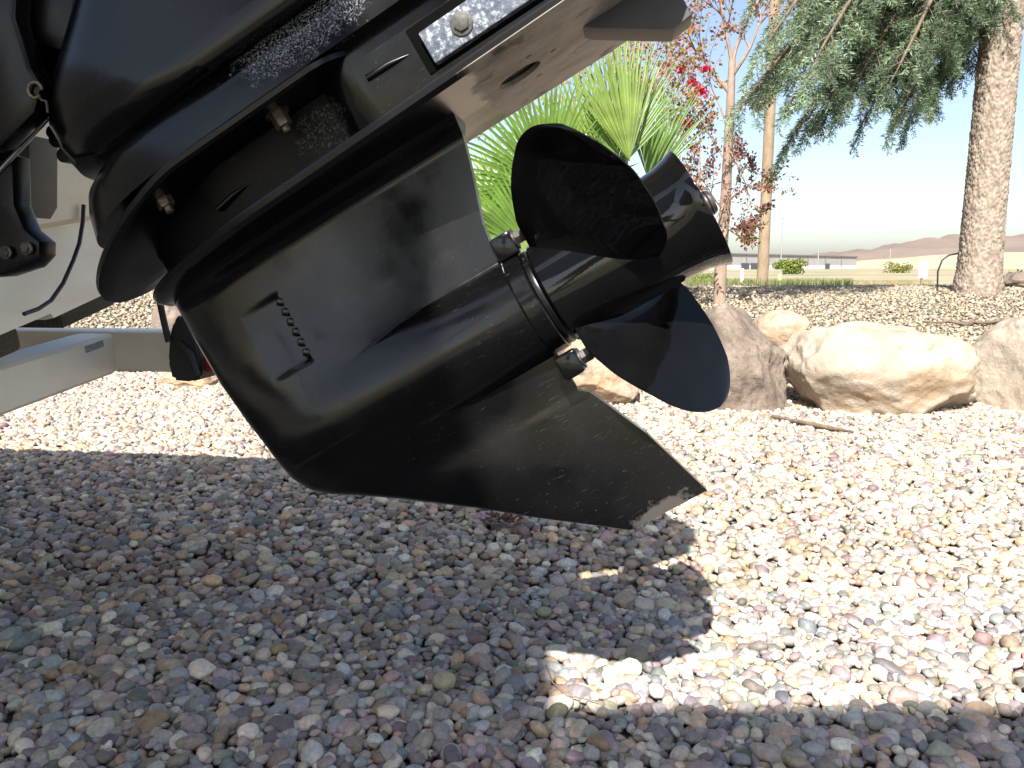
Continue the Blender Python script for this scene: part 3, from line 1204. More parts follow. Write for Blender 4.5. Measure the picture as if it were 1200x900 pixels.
# ------------------------------------------------------------------ boulders
def rock_mat(name, stops, stain, stain_amt, scale=6, speck=0.0):
    t = NT(name)
    co = t.coord()
    f = t.noise(co, scale, 9, 0.62)
    g = t.noise(t.coord('Object', (1, 1, 2.2)), scale * .55, 6, 0.6)
    c = t.ramp(f, stops)
    c = t.mix(t.ramp(g, [(0.50, 0.0), (0.62, stain_amt)]), c, stain)
    if speck:
        s = t.noise(co, 70, 4, 0.7)
        c = t.mix(t.ramp(s, [(0.52, 0.0), (0.62, speck)]), c, (0.09, 0.08, 0.075))
    t.base(c)
    t.rough(0.9)
    h = t.noise(co, scale * 5, 8, 0.7)
    t.bump(h, 0.6, 0.03)
    return t.m


M['rock_granite'] = rock_mat('granite_boulder', [(0.3, (0.13, 0.095, 0.07)), (0.55, (0.23, 0.18, 0.14)), (0.75, (0.33, 0.27, 0.215))], (0.15, 0.105, 0.075), .6, 7, .45)
M['rock_cream'] = rock_mat('cream_sandstone_boulder', [(0.30, (0.26, 0.205, 0.145)), (0.5, (0.37, 0.31, 0.24)), (0.70, (0.44, 0.39, 0.32))], (0.33, 0.205, 0.095), .6, 4)
M['rock_pale'] = rock_mat('pale_tan_boulder', [(0.3, (0.24, 0.19, 0.14)), (0.55, (0.36, 0.30, 0.23)), (0.75, (0.44, 0.38, 0.31))], (0.29, 0.21, 0.15), .5, 5, .2)
M['rock_tan'] = rock_mat('tan_boulder', [(0.3, (0.26, 0.18, 0.12)), (0.55, (0.42, 0.33, 0.24)), (0.75, (0.5, 0.42, 0.33))], (0.33, 0.19, 0.09), .6, 5, .2)


def boulder(name, u0, u1, vtop, vbot, y, depth, mat, label, seed, box=2.8, rough=.10, lean=0.0):
    """a boulder standing at distance y that fills the given outline"""
    b = at_y((u0 + u1) / 2, vbot, y)
    tpt = at_y((u0 + u1) / 2, vtop, y)
    w = (at_y(u1, vbot, y).x - at_y(u0, vbot, y).x) / 2
    z0 = b.z - .42 * (tpt.z - b.z)
    h = (tpt.z - z0)
    V, F = ico(6 if w > .15 else 5)
    r = np.random.default_rng(seed)
    q = V / (np.sum(np.abs(V) ** box, axis=1) ** (1 / box))[:, None]
    for _ in range(11):
        d = r.normal(size=3); d /= np.linalg.norm(d)
        k = r.uniform(.70, 1.0)
        s = q @ d
        q = q - np.outer(np.clip(s - k, 0, None) * .9, d)
    off = Vector((seed * 3.1, seed * 1.7, 0))
    out = []
    for p in q:
        v = Vector(p)
        nz = noise.fractal(v * 1.3 + off, 1.0, 2.0, 5) * rough * 1.6
        rg = noise.ridged_multi_fractal(v * 2.6 + off, .8, 2.1, 7, 1.0, 2.0) * rough * .22
        out.append(v * (1 + nz + rg - rough * .2))
    q = np.array([x[:] for x in out])
    mn, mx = q.min(0), q.max(0)
    q = (q - (mn + mx) / 2) / ((mx - mn) / 2)
    q = q * np.array([w, depth / 2, h / 2])
    q[:, 0] += lean * q[:, 2]
    o = quads_mesh(name, q, F, mat, smooth=True)
    o.location = (b.x, y + depth * .30, z0 + h / 2)
    tag(o, label, 'boulder', 'boulders edging the gravel bank')
    return o


boulder('boulder', 822, 932, 356, 478, 3.35, .46, M['rock_granite'], 'rough grey-brown granite boulder right of the lower propeller blade', 3, 2.6, .13, -.1)
boulder('boulder', 936, 1164, 378, 489, 3.25, .55, M['rock_cream'], 'large blocky cream boulder with orange stains, the widest of the row', 8, 3.6, .10, -.08)
boulder('boulder', 890, 955, 364, 402, 3.75, .28, M['rock_tan'], 'small orange and white stone lying behind the granite boulder', 12, 2.4, .08)
boulder('boulder', 1163, 1330, 370, 480, 3.3, .55, M['rock_pale'], 'pale tan boulder cut off by the right edge', 15, 2.6, .08)
boulder('boulder', 640, 752, 396, 466, 3.45, .36, M['rock_tan'], 'tan rounded boulder showing between the skeg and the lower propeller blade', 21, 2.4, .08)
boulder('boulder', 470, 640, 380, 468, 3.5, .5, M['rock_cream'], 'cream boulder hidden behind the gearcase', 23, 3.0, .1)
boulder('boulder', 180, 262, 428, 457, 3.9, .32, M['rock_tan'], 'low orange-tan rock on the gravel below the trailer tail light', 27, 2.6, .08)
boulder('boulder', 172, 218, 352, 398, 4.6, .35, M['rock_granite'], 'pale speckled rock behind the far trailer rail', 31, 2.4, .08)
boulder('boulder', 1180, 1240, 318, 334, 6.2, .3, M['rock_granite'], 'small dark stone by the foot of the thick trunk at the right edge', 33, 2.4, .08)

# crumpled tarp behind the trailer
tp0, tp1 = at_y(118, 392, 4.3), at_y(186, 392, 4.3)
nx_, ny_ = 40, 24
V = []
for j in range(ny_):
    for i in range(nx_):
        x = tp0.x - .15 + (tp1.x - tp0.x + .2) * i / (nx_ - 1); y = 4.15 + .5 * j / (ny_ - 1)
        e = min(i, nx_ - 1 - i, 6) / 6 * min(j, ny_ - 1 - j, 5) / 5
        z = ground_height(x, y) + .012 + e * (.075 + .05 * noise.fractal(Vector((x * 6, y * 6, 1)), 1, 2, 4) + .035 * abs(noise.noise(Vector((x * 14 + y * 9, y * 5, 4)))))
        V.append((x, y, z))
F = [(j * nx_ + i, j * nx_ + i + 1, (j + 1) * nx_ + i + 1, (j + 1) * nx_ + i) for j in range(ny_ - 1) for i in range(nx_ - 1)]
tag(quads_mesh('tarp', V, F, M['tarp'], smooth=True), 'crumpled pale blue tarp lying behind the trailer rail', 'tarp')

# ------------------------------------------------------------------ vegetation helpers
def leaf_mat(name, c, var=.35, trans=.35, rough=.5):
    t = NT(name)
    f = t.noise(t.coord(), 9, 4)
    cc = t.ramp(f, [(0.3, tuple(x * (1 - var) for x in c)), (0.7, tuple(x * (1 + var) for x in c))])
    t.base(cc)
    t.rough(rough)
    tr = t.n('ShaderNodeBsdfTranslucent')
    t.l(cc, tr.inputs['Color'])
    mx = t.n('ShaderNodeMixShader')
    mx.inputs[0].default_value = trans
    t.l(t.b.outputs[0], mx.inputs[1]); t.l(tr.outputs[0], mx.inputs[2])
    t.l(mx.outputs[0], t.out.inputs['Surface'])
    return t.m


def bark_mat(name, c1, c2, scale=18):
    t = NT(name)
    f = t.noise(t.coord('Object', (1, 1, .45)), scale, 8, .65)
    t.base(t.ramp(f, [(0.32, c2), (0.65, c1)]))
    t.rough(.9)
    t.bump(f, .5, .01)
    return t.m


class Leaves:
    def __init__(self):
        self.V, self.F, self.M = [], [], []

    def add(self, p, d, nrm, L, w, mi=0, fold=.2):
        """diamond leaf of two folded triangles pairs"""
        s = d.cross(nrm).normalized()
        n = s.cross(d).normalized()
        i = len(self.V)
        m = p + d * L * .45
        self.V += [p[:], (m + s * w + n * w * fold)[:], (p + d * L)[:], (m - s * w + n * w * fold)[:]]
        self.F.append((i, i + 1, i + 2, i + 3)); self.M.append(mi)

    def build(self, name, mats, parent):
        return quads_mesh(name, self.V, self.F, mats, parent, self.M)


def rv():
    return Vector((random.gauss(0, 1), random.gauss(0, 1), random.gauss(0, 1))).normalized()


# ------------------------------------------------------------------ fir tree
TRK = at_y(1146, 331, 6.1)
fir = empty('fir_tree', (TRK.x, TRK.y, TRK.z), 'large fir with scaly grey-brown trunk and drooping blue-green branches at the right', 'tree')
M['fir_bark'] = bark_mat('scaly_fir_bark', (0.34, 0.275, 0.21), (0.15, 0.115, 0.09), 30)
M['fir_a'] = leaf_mat('fir_needles_lit', (0.21, 0.30, 0.17), .3, .25)  # sun and shade put into needle colour: pale for lit limbs, dark for shaded
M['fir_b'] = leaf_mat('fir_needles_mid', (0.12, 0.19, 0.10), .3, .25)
M['fir_c'] = leaf_mat('fir_needles_shaded', (0.065, 0.11, 0.055), .3, .2)
M['twig'] = bark_mat('fir_twig', (0.18, 0.13, 0.09), (0.09, 0.065, 0.045), 40)
NU, NV = 150, 500
V = []
for j in range(NV):
    z = -.12 + 4.6 * (j / (NV - 1))
    for i in range(NU):
        th = 2 * math.pi * i / NU
        r = .138 - .008 * z + .022 * math.exp(-max(z + .02, 0) * 9)
        p = Vector((math.cos(th) * 5.6, math.sin(th) * 5.6, z * 31))
        p += Vector((noise.noise(p * .9), noise.noise(p * .9 + Vector((7, 3, 1))), noise.noise(p * .9 + Vector((1, 9, 4))))) * .5
        d, _ = noise.voronoi(Vector((p.x, p.y, p.z)) + rv() * .0)
        e = d[1] - d[0]
        r += .011 * min(e * 4.0, 1.0) + .006 * noise.noise(p * .6) + .003 * noise.noise(p * 3)
        V.append((r * math.cos(th) + .008 * z, r * math.sin(th), z))
F = [(j * NU + i, j * NU + (i + 1) % NU, (j + 1) * NU + (i + 1) % NU, (j + 1) * NU + i) for j in range(NV - 1) for i in range(NU)]
quads_mesh('trunk', V, F, M['fir_bark'], fir, smooth=True)

lv_ = Leaves()
br = bmesh.new()


def needles(p0, p1, dens, mi, L=.026):
    d = p1 - p0
    n = max(4, int(d.length * dens * .74))
    dn = d.normalized()
    for k in range(n):
        t = (k + random.random()) / n
        o_ = (rv() - dn * 0).cross(dn)
        if o_.length < .1: continue
        o_ = o_.normalized()
        dr = (o_ * .85 + dn * .75 + Vector((0, 0, .12))).normalized()
        lv_.add(p0 + d * t, dr, rv(), L * random.uniform(1.0, 1.7), .0031, mi, .1)


def spray(p0, dr, L, depth, mi):
    """feathery flat spray that droops towards its tip"""
    pts = [p0]
    d = dr.normalized()
    n = 6 if depth else 3
    for k in range(n):
        d = (d + Vector((0, 0, -.60 / n)) + rv() * .07).normalized()
        pts.append(pts[-1] + d * (L / n))
    tube(br, pts, [max(.0012, .012 * L * (1 - .8 * i / n)) for i in range(n + 1)], 3, False)
    side = d.cross(Vector((0, 0, 1)))
    side = side.normalized() if side.length > .05 else Vector((1, 0, 0))
    if depth == 0:
        for k in range(n):
            needles(pts[k], pts[k + 1], 420, mi)
        return
    m = int(L * (20 if depth == 2 else 26))
    for k in range(max(4, m)):
        t = .12 + .88 * (k + random.random() * .6) / max(4, m)
        i = min(n - 1, int(t * n)); f = t * n - i
        q = pts[i].lerp(pts[i + 1], f)
        dd = (pts[i + 1] - pts[i]).normalized()
        sg = 1 if k % 2 else -1
        ndir = dd * .75 + side * sg * random.uniform(.45, .95) + Vector((0, 0, random.uniform(-.55, .1)))
        nl = L * random.uniform(.30, .48) * (1.15 - .75 * t)
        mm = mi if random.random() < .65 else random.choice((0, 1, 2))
        spray(q, ndir, max(.05, min(nl, .42)), depth - 1, mm)
    for k in range(n // 2, n):
        needles(pts[k], pts[k + 1], 300, mi)


random.seed(4)


def fir_limb(z0, target, mi):
    p0 = Vector((0, 0, z0))
    t = target - Vector((TRK.x, TRK.y, TRK.z))
    L = (t - p0).length
    n = 9
    pts = []
    for k in range(n + 1):
        s = k / n
        q = p0.lerp(t, s)
        q.z += .10 * L * math.sin(math.pi * s)
        pts.append(q + rv() * .015)
    tube(br, pts, [.026 * (1 - .85 * k / n) + .003 for k in range(n + 1)], 6, False)
    for k in range(int(L * 24)):
        s = .10 + .90 * (k + random.random()) / int(L * 24)
        i = min(n - 1, int(s * n)); f = s * n - i
        q = pts[i].lerp(pts[i + 1], f)
        dd = (pts[i + 1] - pts[i]).normalized()
        side = dd.cross(Vector((0, 0, 1))).normalized() * (1 if k % 2 else -1)
        dr = dd * random.uniform(.3, .8) + side * random.uniform(.3, 1.0) + Vector((0, 0, random.uniform(-.7, .25)))
        spray(q, dr, random.uniform(.26, .46) * (1.1 - .4 * s), 1, mi if random.random() < .7 else random.choice((0, 1, 2)))
    spray(pts[-1], (pts[-1] - pts[-2]), .38, 1, mi)


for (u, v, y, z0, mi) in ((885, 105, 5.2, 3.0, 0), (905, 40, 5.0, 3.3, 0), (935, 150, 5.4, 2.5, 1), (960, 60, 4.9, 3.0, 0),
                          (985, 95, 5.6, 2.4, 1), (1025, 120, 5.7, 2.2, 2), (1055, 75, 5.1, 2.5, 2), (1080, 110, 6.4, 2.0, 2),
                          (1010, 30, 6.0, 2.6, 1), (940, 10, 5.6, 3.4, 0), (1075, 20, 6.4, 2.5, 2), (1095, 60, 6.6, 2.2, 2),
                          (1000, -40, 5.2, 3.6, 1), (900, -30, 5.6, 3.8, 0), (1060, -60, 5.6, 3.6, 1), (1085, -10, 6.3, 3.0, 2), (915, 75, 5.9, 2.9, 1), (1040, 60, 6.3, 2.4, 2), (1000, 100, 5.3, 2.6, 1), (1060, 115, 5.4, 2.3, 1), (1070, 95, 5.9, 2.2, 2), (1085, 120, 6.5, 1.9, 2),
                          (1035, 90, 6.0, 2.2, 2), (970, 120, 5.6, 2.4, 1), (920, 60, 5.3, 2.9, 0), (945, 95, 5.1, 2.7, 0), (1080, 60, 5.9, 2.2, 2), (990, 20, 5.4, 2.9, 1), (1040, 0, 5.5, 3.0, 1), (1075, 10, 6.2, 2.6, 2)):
    fir_limb(z0, at_y(u, v, y), mi)  # painted light: left limbs mostly pale, those near the trunk mostly dark
# the rest of the crown, above and right of the picture
for k in range(7):
    a = random.uniform(-1.2, 1.9)
    L = random.uniform(1.0, 1.6)
    z0 = random.uniform(3.0, 4.2)
    fir_limb(z0, Vector((TRK.x + math.cos(a) * L, TRK.y + math.sin(a) * L, TRK.z + z0 - .35)), random.choice((1, 2)))
bm = br
obj_bm('limbs', bm, M['twig'], fir)
lv_.build('crown', [M['fir_a'], M['fir_b'], M['fir_c']], fir)

for (x, y, rz, sc_, lab) in ((4.5, -9.0, 2.0, 1.6, 'tall fir standing behind the viewer to the right'), (-3.5, -12.0, 4.1, 1.8, 'tall fir standing behind the viewer to the left')):
    t2 = fir.copy(); COL.objects.link(t2)
    t2.location = (x, y, 0); t2.rotation_euler = (0, 0, rz); t2.scale = (sc_,) * 3
    t2['label'] = lab
    for ch in list(fir.children):
        c2 = ch.copy(); COL.objects.link(c2); c2.parent = t2

# ------------------------------------------------------------------ small red-leaved tree, flowering vine, palm
M['myrtle_bark'] = bark_mat('smooth_tan_bark', (0.36, 0.26, 0.20), (0.22, 0.15, 0.11), 22)
LM = {'rust': leaf_mat('rust_leaf', (0.28, 0.09, 0.06)), 'plum': leaf_mat('plum_leaf', (0.20, 0.08, 0.09)),
      'olive': leaf_mat('olive_leaf', (0.12, 0.13, 0.04)), 'yellow': leaf_mat('yellow_green_leaf', (0.28, 0.30, 0.05)),
      'crimson': leaf_mat('crimson_flower', (0.62, 0.02, 0.06)), 'orange': leaf_mat('orange_leaf', (0.40, 0.17, 0.06)),
      'green': leaf_mat('fresh_green_leaf', (0.10, 0.17, 0.04))}


def branchy(bm, lv, p, d, L, r, depth, mats, leafL, leaf_n, bend=.25, up=.12, spread=.6):
    pts = [p]
    n = 5
    for k in range(n):
        d = (d + rv() * bend * .5 + Vector((0, 0, up * .3))).normalized()
        pts.append(pts[-1] + d * (L / n))
    tube(bm, pts, [r * (1 - .55 * i / n) for i in range(n + 1)], 6 if r > .01 else 4, False)
    if depth <= 1:
        for k in range(leaf_n):
            i = random.randint(1, n)
            q = pts[i] + (pts[i - 1] - pts[i]) * random.random()
            dr = (rv() + d * .5).normalized()
            lv.add(q + dr * .01, dr, rv(), leafL * random.uniform(.6, 1.3), leafL * random.uniform(.22, .36), random.choice(mats), .25)
    if depth == 0:
        return
    for k in range(random.randint(3, 4)):
        i = random.randint(2, n)
        nd = (d + rv() * spread).normalized()
        branchy(bm, lv, pts[i], nd, L * random.uniform(.5, .78), r * .5, depth - 1, mats, leafL, leaf_n, bend, up, spread)


random.seed(21)
MB = at_y(843, 346, 5.6)
MB.z = ground_height(MB.x, MB.y) - .02
myr = empty('crape_myrtle_tree', MB, 'slender small tree with tan trunk and sparse reddish leaves beside the pole', 'tree')
bm = bmesh.new(); lv = Leaves()
trunk_px = [(843, 350), (845, 300), (850, 240), (853, 180), (856, 120), (858, 70)]
tp = [at_y(u, v, 5.6) - MB for u, v in trunk_px]
tp[0].z = -.02
tb = bmesh.new()
tube(tb, tp, [.044, .040, .036, .032, .028, .022], 12)
obj_bm('trunk', tb, M['myrtle_bark'], myr, 60)
mm = [0, 0, 1, 1, 2, 3]
for (u, v, tu, tv, y, L) in ((858, 75, 835, -40, 5.5, 3), (858, 75, 880, -40, 5.7, 3), (857, 90, 905, 20, 5.4, 3), (856, 110, 800, 20, 5.6, 3),
                             (850, 235, 905, 215, 5.5, 2), (849, 250, 820, 190, 5.4, 2), (852, 200, 890, 180, 5.7, 2), (848, 262, 870, 290, 5.5, 2), (852, 190, 815, 130, 5.7, 2),
                             (850, 240, 830, 280, 5.3, 2), (853, 170, 880, 240, 5.4, 2), (851, 210, 800, 230, 5.5, 2), (848, 270, 895, 265, 5.6, 2), (854, 150, 815, 90, 5.5, 2), (855, 130, 885, 120, 5.5, 2)):
    a, b = at_y(u, v, 5.6) - MB, at_y(tu, tv, y) - MB
    d = b - a
    branchy(bm, lv, a, d.normalized(), d.length * .8, .014 if L == 3 else .007, 2 if v > 150 else 3, mm, .027, 20 if v > 150 else 4, .3, .05, .75)
obj_bm('branches', bm, M['myrtle_bark'], myr)
lv.build('crown', [LM['rust'], LM['plum'], LM['olive'], LM['orange']], myr)

VB = at_y(776, 340, 5.0); VB.z = ground_height(VB.x, VB.y) - .02
vine = empty('bougainvillea_shrub', VB, 'leggy flowering shrub with crimson blossoms and rusty leaves between palm and small tree', 'shrub')
bm = bmesh.new(); lv = Leaves()
for (u, v, y) in ((800, 60, 5.0), (775, 50, 4.9), (820, 95, 5.1), (790, 120, 5.0), (760, 90, 4.9), (812, 170, 5.1), (785, 200, 5.0), (830, 210, 5.2), (800, 250, 5.0), (770, 160, 5.0), (745, 60, 4.8), (720, 50, 4.9), (790, 20, 5.0)):
    b = at_y(u, v, y) - VB
    a = Vector((random.uniform(-.08, .08), random.uniform(-.08, .08), 0))
    c = a.lerp(b, .55) + Vector((random.uniform(-.1, .1), 0, .1))
    tube(bm, [a, a.lerp(c, .5) + rv() * .02, c], [.010, .008, .006], 5, False)
    branchy(bm, lv, c, (b - c).normalized(), (b - c).length * .9, .006, 2, [0, 0, 1, 2, 3, 3], .030, 14, .3, .05, .7)
obj_bm('stems', bm, M['myrtle_bark'], vine)
lv.build('foliage', [LM['rust'], LM['olive'], LM['yellow'], LM['orange']], vine)
for (u, v) in ((799, 82), (827, 80), (812, 96), (824, 108), (805, 145), (819, 104)):
    c = at_y(u, v, 4.95) - VB
    lf = Leaves()
    for k in range(46):
        d = rv()
        lf.add(c + d * random.uniform(0, .028), rv(), rv(), .022, .009, 0, .3)
    lf.build('blossom', [LM['crimson']], vine)

M['palm'] = leaf_mat('palm_leaf', (0.13, 0.23, 0.035), .3, .42, .4)
M['palm_y'] = leaf_mat('palm_leaf_yellowish', (0.19, 0.27, 0.05), .3, .42, .4)
M['palm_stem'] = simple('palm_petiole', (0.22, 0.24, 0.07), (0.3, 0.2, 0.1), 12, .5)
M['palm_trunk'] = bark_mat('palm_trunk_fibre', (0.22, 0.15, 0.09), (0.09, 0.06, 0.04), 30)
PB = at_y(668, 400, 4.4); PB.z = ground_height(PB.x, PB.y) - .03
palm = empty('fan_palm', PB, 'bright green fan palm with pointed leaf segments behind the propeller', 'palm')
bm = bmesh.new()
tube(bm, [(0, 0, 0), (0, 0, .10), (0, .01, .22), (0, .01, .34)], [.13, .14, .12, .07], 14)
obj_bm('trunk', bm, M['palm_trunk'], palm, 60)


def frond(c, axis, nrm, L, half, nseg, mat, droop=.10):
    """one fan leaf: folded pointed segments radiating from c, fused near the middle"""
    axis = axis.normalized()
    nrm = (nrm - axis * nrm.dot(axis)).normalized()
    side = axis.cross(nrm)
    V, F = [], []
    for k in range(nseg):
        t = -1 + 2 * (k + .5) / nseg
        an = t * half + random.uniform(-.02, .02)
        d = axis * math.cos(an) + side * math.sin(an)
        s = side * math.cos(an) - axis * math.sin(an)
        ln = L * (1 - .28 * abs(t) ** 1.6) * random.uniform(.9, 1.06)
        dr = droop * random.uniform(.3, 1.6)
        n = 7
        wmax = .55 * ln * (2 * half / nseg)
        tw = random.uniform(-.25, .25)
        for i in range(n + 1):
            q = i / n
            w = wmax * (min(1, q / .45) if q < .45 else (1 - ((q - .45) / .55)) ** .8) * .48 + .0006
            p = c + d * ln * q + nrm * (.06 * ln * (1 - q)) + Vector((0, 0, -1)) * dr * ln * max(0, q - .5) ** 2 * 3
            ss = (s * math.cos(tw * q) + nrm * math.sin(tw * q))
            V += [(p - ss * w + nrm * w * .45)[:], p[:], (p + ss * w + nrm * w * .45)[:]]
        b = len(V) - 3 * (n + 1)
        for i in range(n):
            for e in (0, 1):
                F.append((b + 3 * i + e, b + 3 * i + e + 1, b + 3 * i + 4 + e, b + 3 * i + 3 + e))
    f = quads_mesh('frond', V, F, mat, palm, smooth=True)
    pb = bmesh.new()
    root = Vector((0, .01, .30))
    m = root.lerp(c, .5) + Vector((0, 0, .05))
    tube(pb, [root, m, c, c + axis * .05], [.014, .010, .007, .003], 6)
    obj_bm('petiole', pb, M['palm_stem'], f, 60)
    return f


random.seed(33)
for (u, v, y, au, av, ay, L, half, ns, mt) in (
        (640, 222, 4.15, 600, 120, 4.0, .62, 1.35, 40, 'palm'),
        (586, 272, 3.95, 566, 300, 3.85, .36, 2.3, 44, 'palm_y'),
        (718, 205, 4.25, 742, 60, 4.3, .80, .62, 34, 'palm'),
        (690, 200, 4.5, 670, 60, 4.5, .66, .9, 30, 'palm_y'),
        (760, 215, 4.6, 790, 90, 4.6, .62, .6, 24, 'palm'),
        (628, 300, 4.0, 560, 200, 3.9, .60, .9, 30, 'palm'),
        (600, 262, 4.3, 540, 190, 4.2, .42, 1.5, 30, 'palm'),
        (735, 190, 4.2, 715, 50, 4.2, .74, .5, 22, 'palm_y'),
        (650, 200, 4.8, 640, 90, 4.8, .5, 1.2, 26, 'palm'),
        (700, 330, 4.1, 760, 280, 3.9, .40, 1.2, 28, 'palm'),
        (610, 250, 4.6, 560, 180, 4.7, .60, 1.2, 30, 'palm_y'),
        (665, 250, 4.7, 690, 150, 4.8, .60, 1.3, 30, 'palm')):
    c = at_y(u, v, y) - PB
    t = at_y(au, av, ay) - PB
    frond(c, t - c, Vector((.1, -1, .35)), L, half, ns, M[mt])

# thin dry shrub behind the palm
DB = at_y(640, 340, 6.4); DB.z = ground_height(DB.x, DB.y) - .02
dry = empty('dry_shrub', DB, 'pale straggly shrub with yellowing leaves behind the palm', 'shrub')
bm = bmesh.new(); lv = Leaves()
for (u, v) in ((590, 150), (620, 110), (650, 100), (680, 80), (720, 60), (740, 80), (770, 60), (700, 130), (660, 170)):
    b = at_y(u, v, 6.4) - DB
    tube(bm, [(0, 0, 0), (b * .5)[:], b[:]], [.012, .008, .005], 5, False)
    branchy(bm, lv, b * .6, b.normalized(), b.length * .42, .005, 2, [0, 1, 2], .034, 8, .3, .05, .7)
obj_bm('stems', bm, M['twig'], dry)
lv.build('foliage', [LM['yellow'], LM['orange'], LM['olive']], dry)

# ------------------------------------------------------------------ far things
M['pole'] = bark_mat('weathered_pole_wood', (0.30, 0.22, 0.14), (0.17, 0.12, 0.08), 9)
up = at_y(893, 337, 13.0); up.z = ground_height(up.x, up.y) - .3
bm = bmesh.new()
tube(bm, [(0, 0, 0), (0, 0, 4), (0, 0, 8.5)], [.088, .080, .070], 16)
bx(bm, (0, -.09, 8.0), (1.8, .09, .11))
tag(link('utility_pole', (lambda me: (bm.to_mesh(me), bm.free(), me)[2])(bpy.data.meshes.new('utility_pole')), M['pole'], None, 40), 'brown wooden utility pole rising behind the fir branches', 'utility pole').location = up

M['lamp_steel'] = simple('lamp_post_steel', (0.34, 0.35, 0.36), (0.28, 0.29, 0.3), 4, .5, .4)
for (u, vt, vb, y, lab) in ((914, 255, 330, 62, 'tall thin grey street lamp beside the green bush'), (958, 285, 318, 130, 'short thin street lamp beyond the green bush'),
                            (1042, 292, 316, 170, 'faint distant street lamp in front of the red hills')):
    b = at_y(u, vb, y); b.z = ground_height(b.x, b.y) - .1
    h = at_y(u, vt, y).z - b.z
    r_ = .0007 * y
    e = empty('street_lamp', b, lab, 'street lamp', 'distant street lamps')
    bm = bmesh.new(); tube(bm, [(0, 0, 0), (0, 0, h)], [r_ * 1.2, r_ * .8], 8)
    obj_bm('post', bm, M['lamp_steel'], e, 60)
    bm = bmesh.new(); bx(bm, (.010 * h, 0, h), (.055 * h + .1, .12, .06 + .004 * h), None, .01)
    obj_bm('lamp_head', bm, M['lamp_steel'], e, 60)

# warehouse
M['wh_wall'] = simple('warehouse_grey_wall', (0.36, 0.34, 0.33), (0.30, 0.28, 0.27), .3, .8)
M['wh_low'] = simple('warehouse_white_wall', (0.62, 0.62, 0.60), (0.55, 0.55, 0.53), .3, .8)
M['wh_dark'] = simple('warehouse_dark_door', (0.07, 0.08, 0.09), (0.05, 0.055, 0.06), .5, .5)
M['wh_roof'] = simple('warehouse_roof', (0.16, 0.15, 0.15), (0.13, 0.12, 0.12), .3, .8)
L0, L1 = at_y(760, 318, 170), at_y(1003, 318, 260)
gz = ground_height(0, 200) - .3
hL = at_y(760, 296, 170).z - gz
wdir = Vector((L1.x - L0.x, L1.y - L0.y, 0)); wl_ = wdir.length; wdir.normalize()
wn_ = Vector((-wdir.y, wdir.x, 0))
MWH = Matrix(((wdir.x, wn_.x, 0, L0.x), (wdir.y, wn_.y, 0, L0.y), (0, 0, 1, gz), (0, 0, 0, 1)))
wh = empty('warehouse', (0, 0, 0), 'long low grey warehouse with dark doors on the horizon', 'building', mat=MWH)
bm = bmesh.new(); bx(bm, (wl_ / 2, 20, hL / 2), (wl_, 40, hL)); obj_bm('wall', bm, M['wh_wall'], wh)
bm = bmesh.new(); bx(bm, (wl_ / 2, 20, hL + .15), (wl_ + .6, 40.6, .3)); obj_bm('roof', bm, M['wh_roof'], wh)
bm = bmesh.new(); bx(bm, (wl_ / 2, -.06, hL * .16), (wl_, .12, hL * .32)); obj_bm('lower_wall', bm, M['wh_low'], wh)
for k in range(9):
    bm = bmesh.new(); bx(bm, (wl_ * (.05 + .105 * k), -.10, hL * .52), (.35, .2, hL * .92)); obj_bm('pilaster', bm, M['wh_roof'], wh)
for t_, w_ in ((.36, 4.2), (.40, 3.6), (.52, 3.0), (.80, 3.0)):
    bm = bmesh.new(); bx(bm, (wl_ * t_, -.15, hL * .24), (w_, .2, hL * .46)); obj_bm('door', bm, M['wh_dark'], wh)

# hills
def hill_mat():
    t = NT('red_desert_hills')
    f = t.noise(t.coord('Object', (.004, .004, .012)), 1.0, 9, .65)
    t.base(t.ramp(f, [(.3, (.13, .095, .075)), (.7, (.22, .165, .13))]))
    t.rough(1)
    return t.m


V, F = [], []
nx_, ny_ = 160, 24
for j in range(ny_):
    for i in range(nx_):
        x = 250 + 2300 * i / (nx_ - 1); y = 1500 + 1200 * j / (ny_ - 1)
        u = 600 + FOC * x / 1500
        pk = interp(u, [1000, 1035, 1075, 1110, 1145, 1170, 1200, 1260, 1400, 2100], [0, 4, 9, 16, 34, 48, 44, 58, 80, 30])
        f = math.sin(math.pi * j / (ny_ - 1)) ** .8
        z = pk * 1.0 * f * (1 + .35 * noise.fractal(Vector((x * .006, y * .006, 0)), 1, 2, 5)) + (pk > 0) * 4 * noise.noise(Vector((x * .03, y * .03, 2))) * f
        V.append((x, y, max(z, 0) - 2.0))
for j in range(ny_ - 1):
    for i in range(nx_ - 1):
        F.append((j * nx_ + i, j * nx_ + i + 1, (j + 1) * nx_ + i + 1, (j + 1) * nx_ + i))
tag(quads_mesh('hills', V, F, hill_mat(), smooth=True), 'low red-brown desert hills on the horizon', kind='structure')
# pale rise in front of the hills
V, F = [], []
for j in range(10):
    for i in range(80):
        x = 60 + 420 * i / 79; y = 300 + 160 * j / 9
        u = 600 + FOC * x / 330
        pk = interp(u, [930, 1000, 1060, 1130, 1200, 1500], [0, 2.2, 3.6, 5.5, 7.5, 9])
        V.append((x, y, pk * math.sin(math.pi * j / 9) * (1 + .15 * noise.noise(Vector((x * .05, y * .05, 0)))) - 1.0))
for j in range(9):
    for i in range(79):
        F.append((j * 80 + i, j * 80 + i + 1, (j + 1) * 80 + i + 1, (j + 1) * 80 + i))
tag(quads_mesh('dry_slope', V, F, simple('pale_dry_slope', (.42, .34, .24), (.30, .25, .15), .12, .95), smooth=True), 'pale dry slope rising in front of the hills', kind='structure')


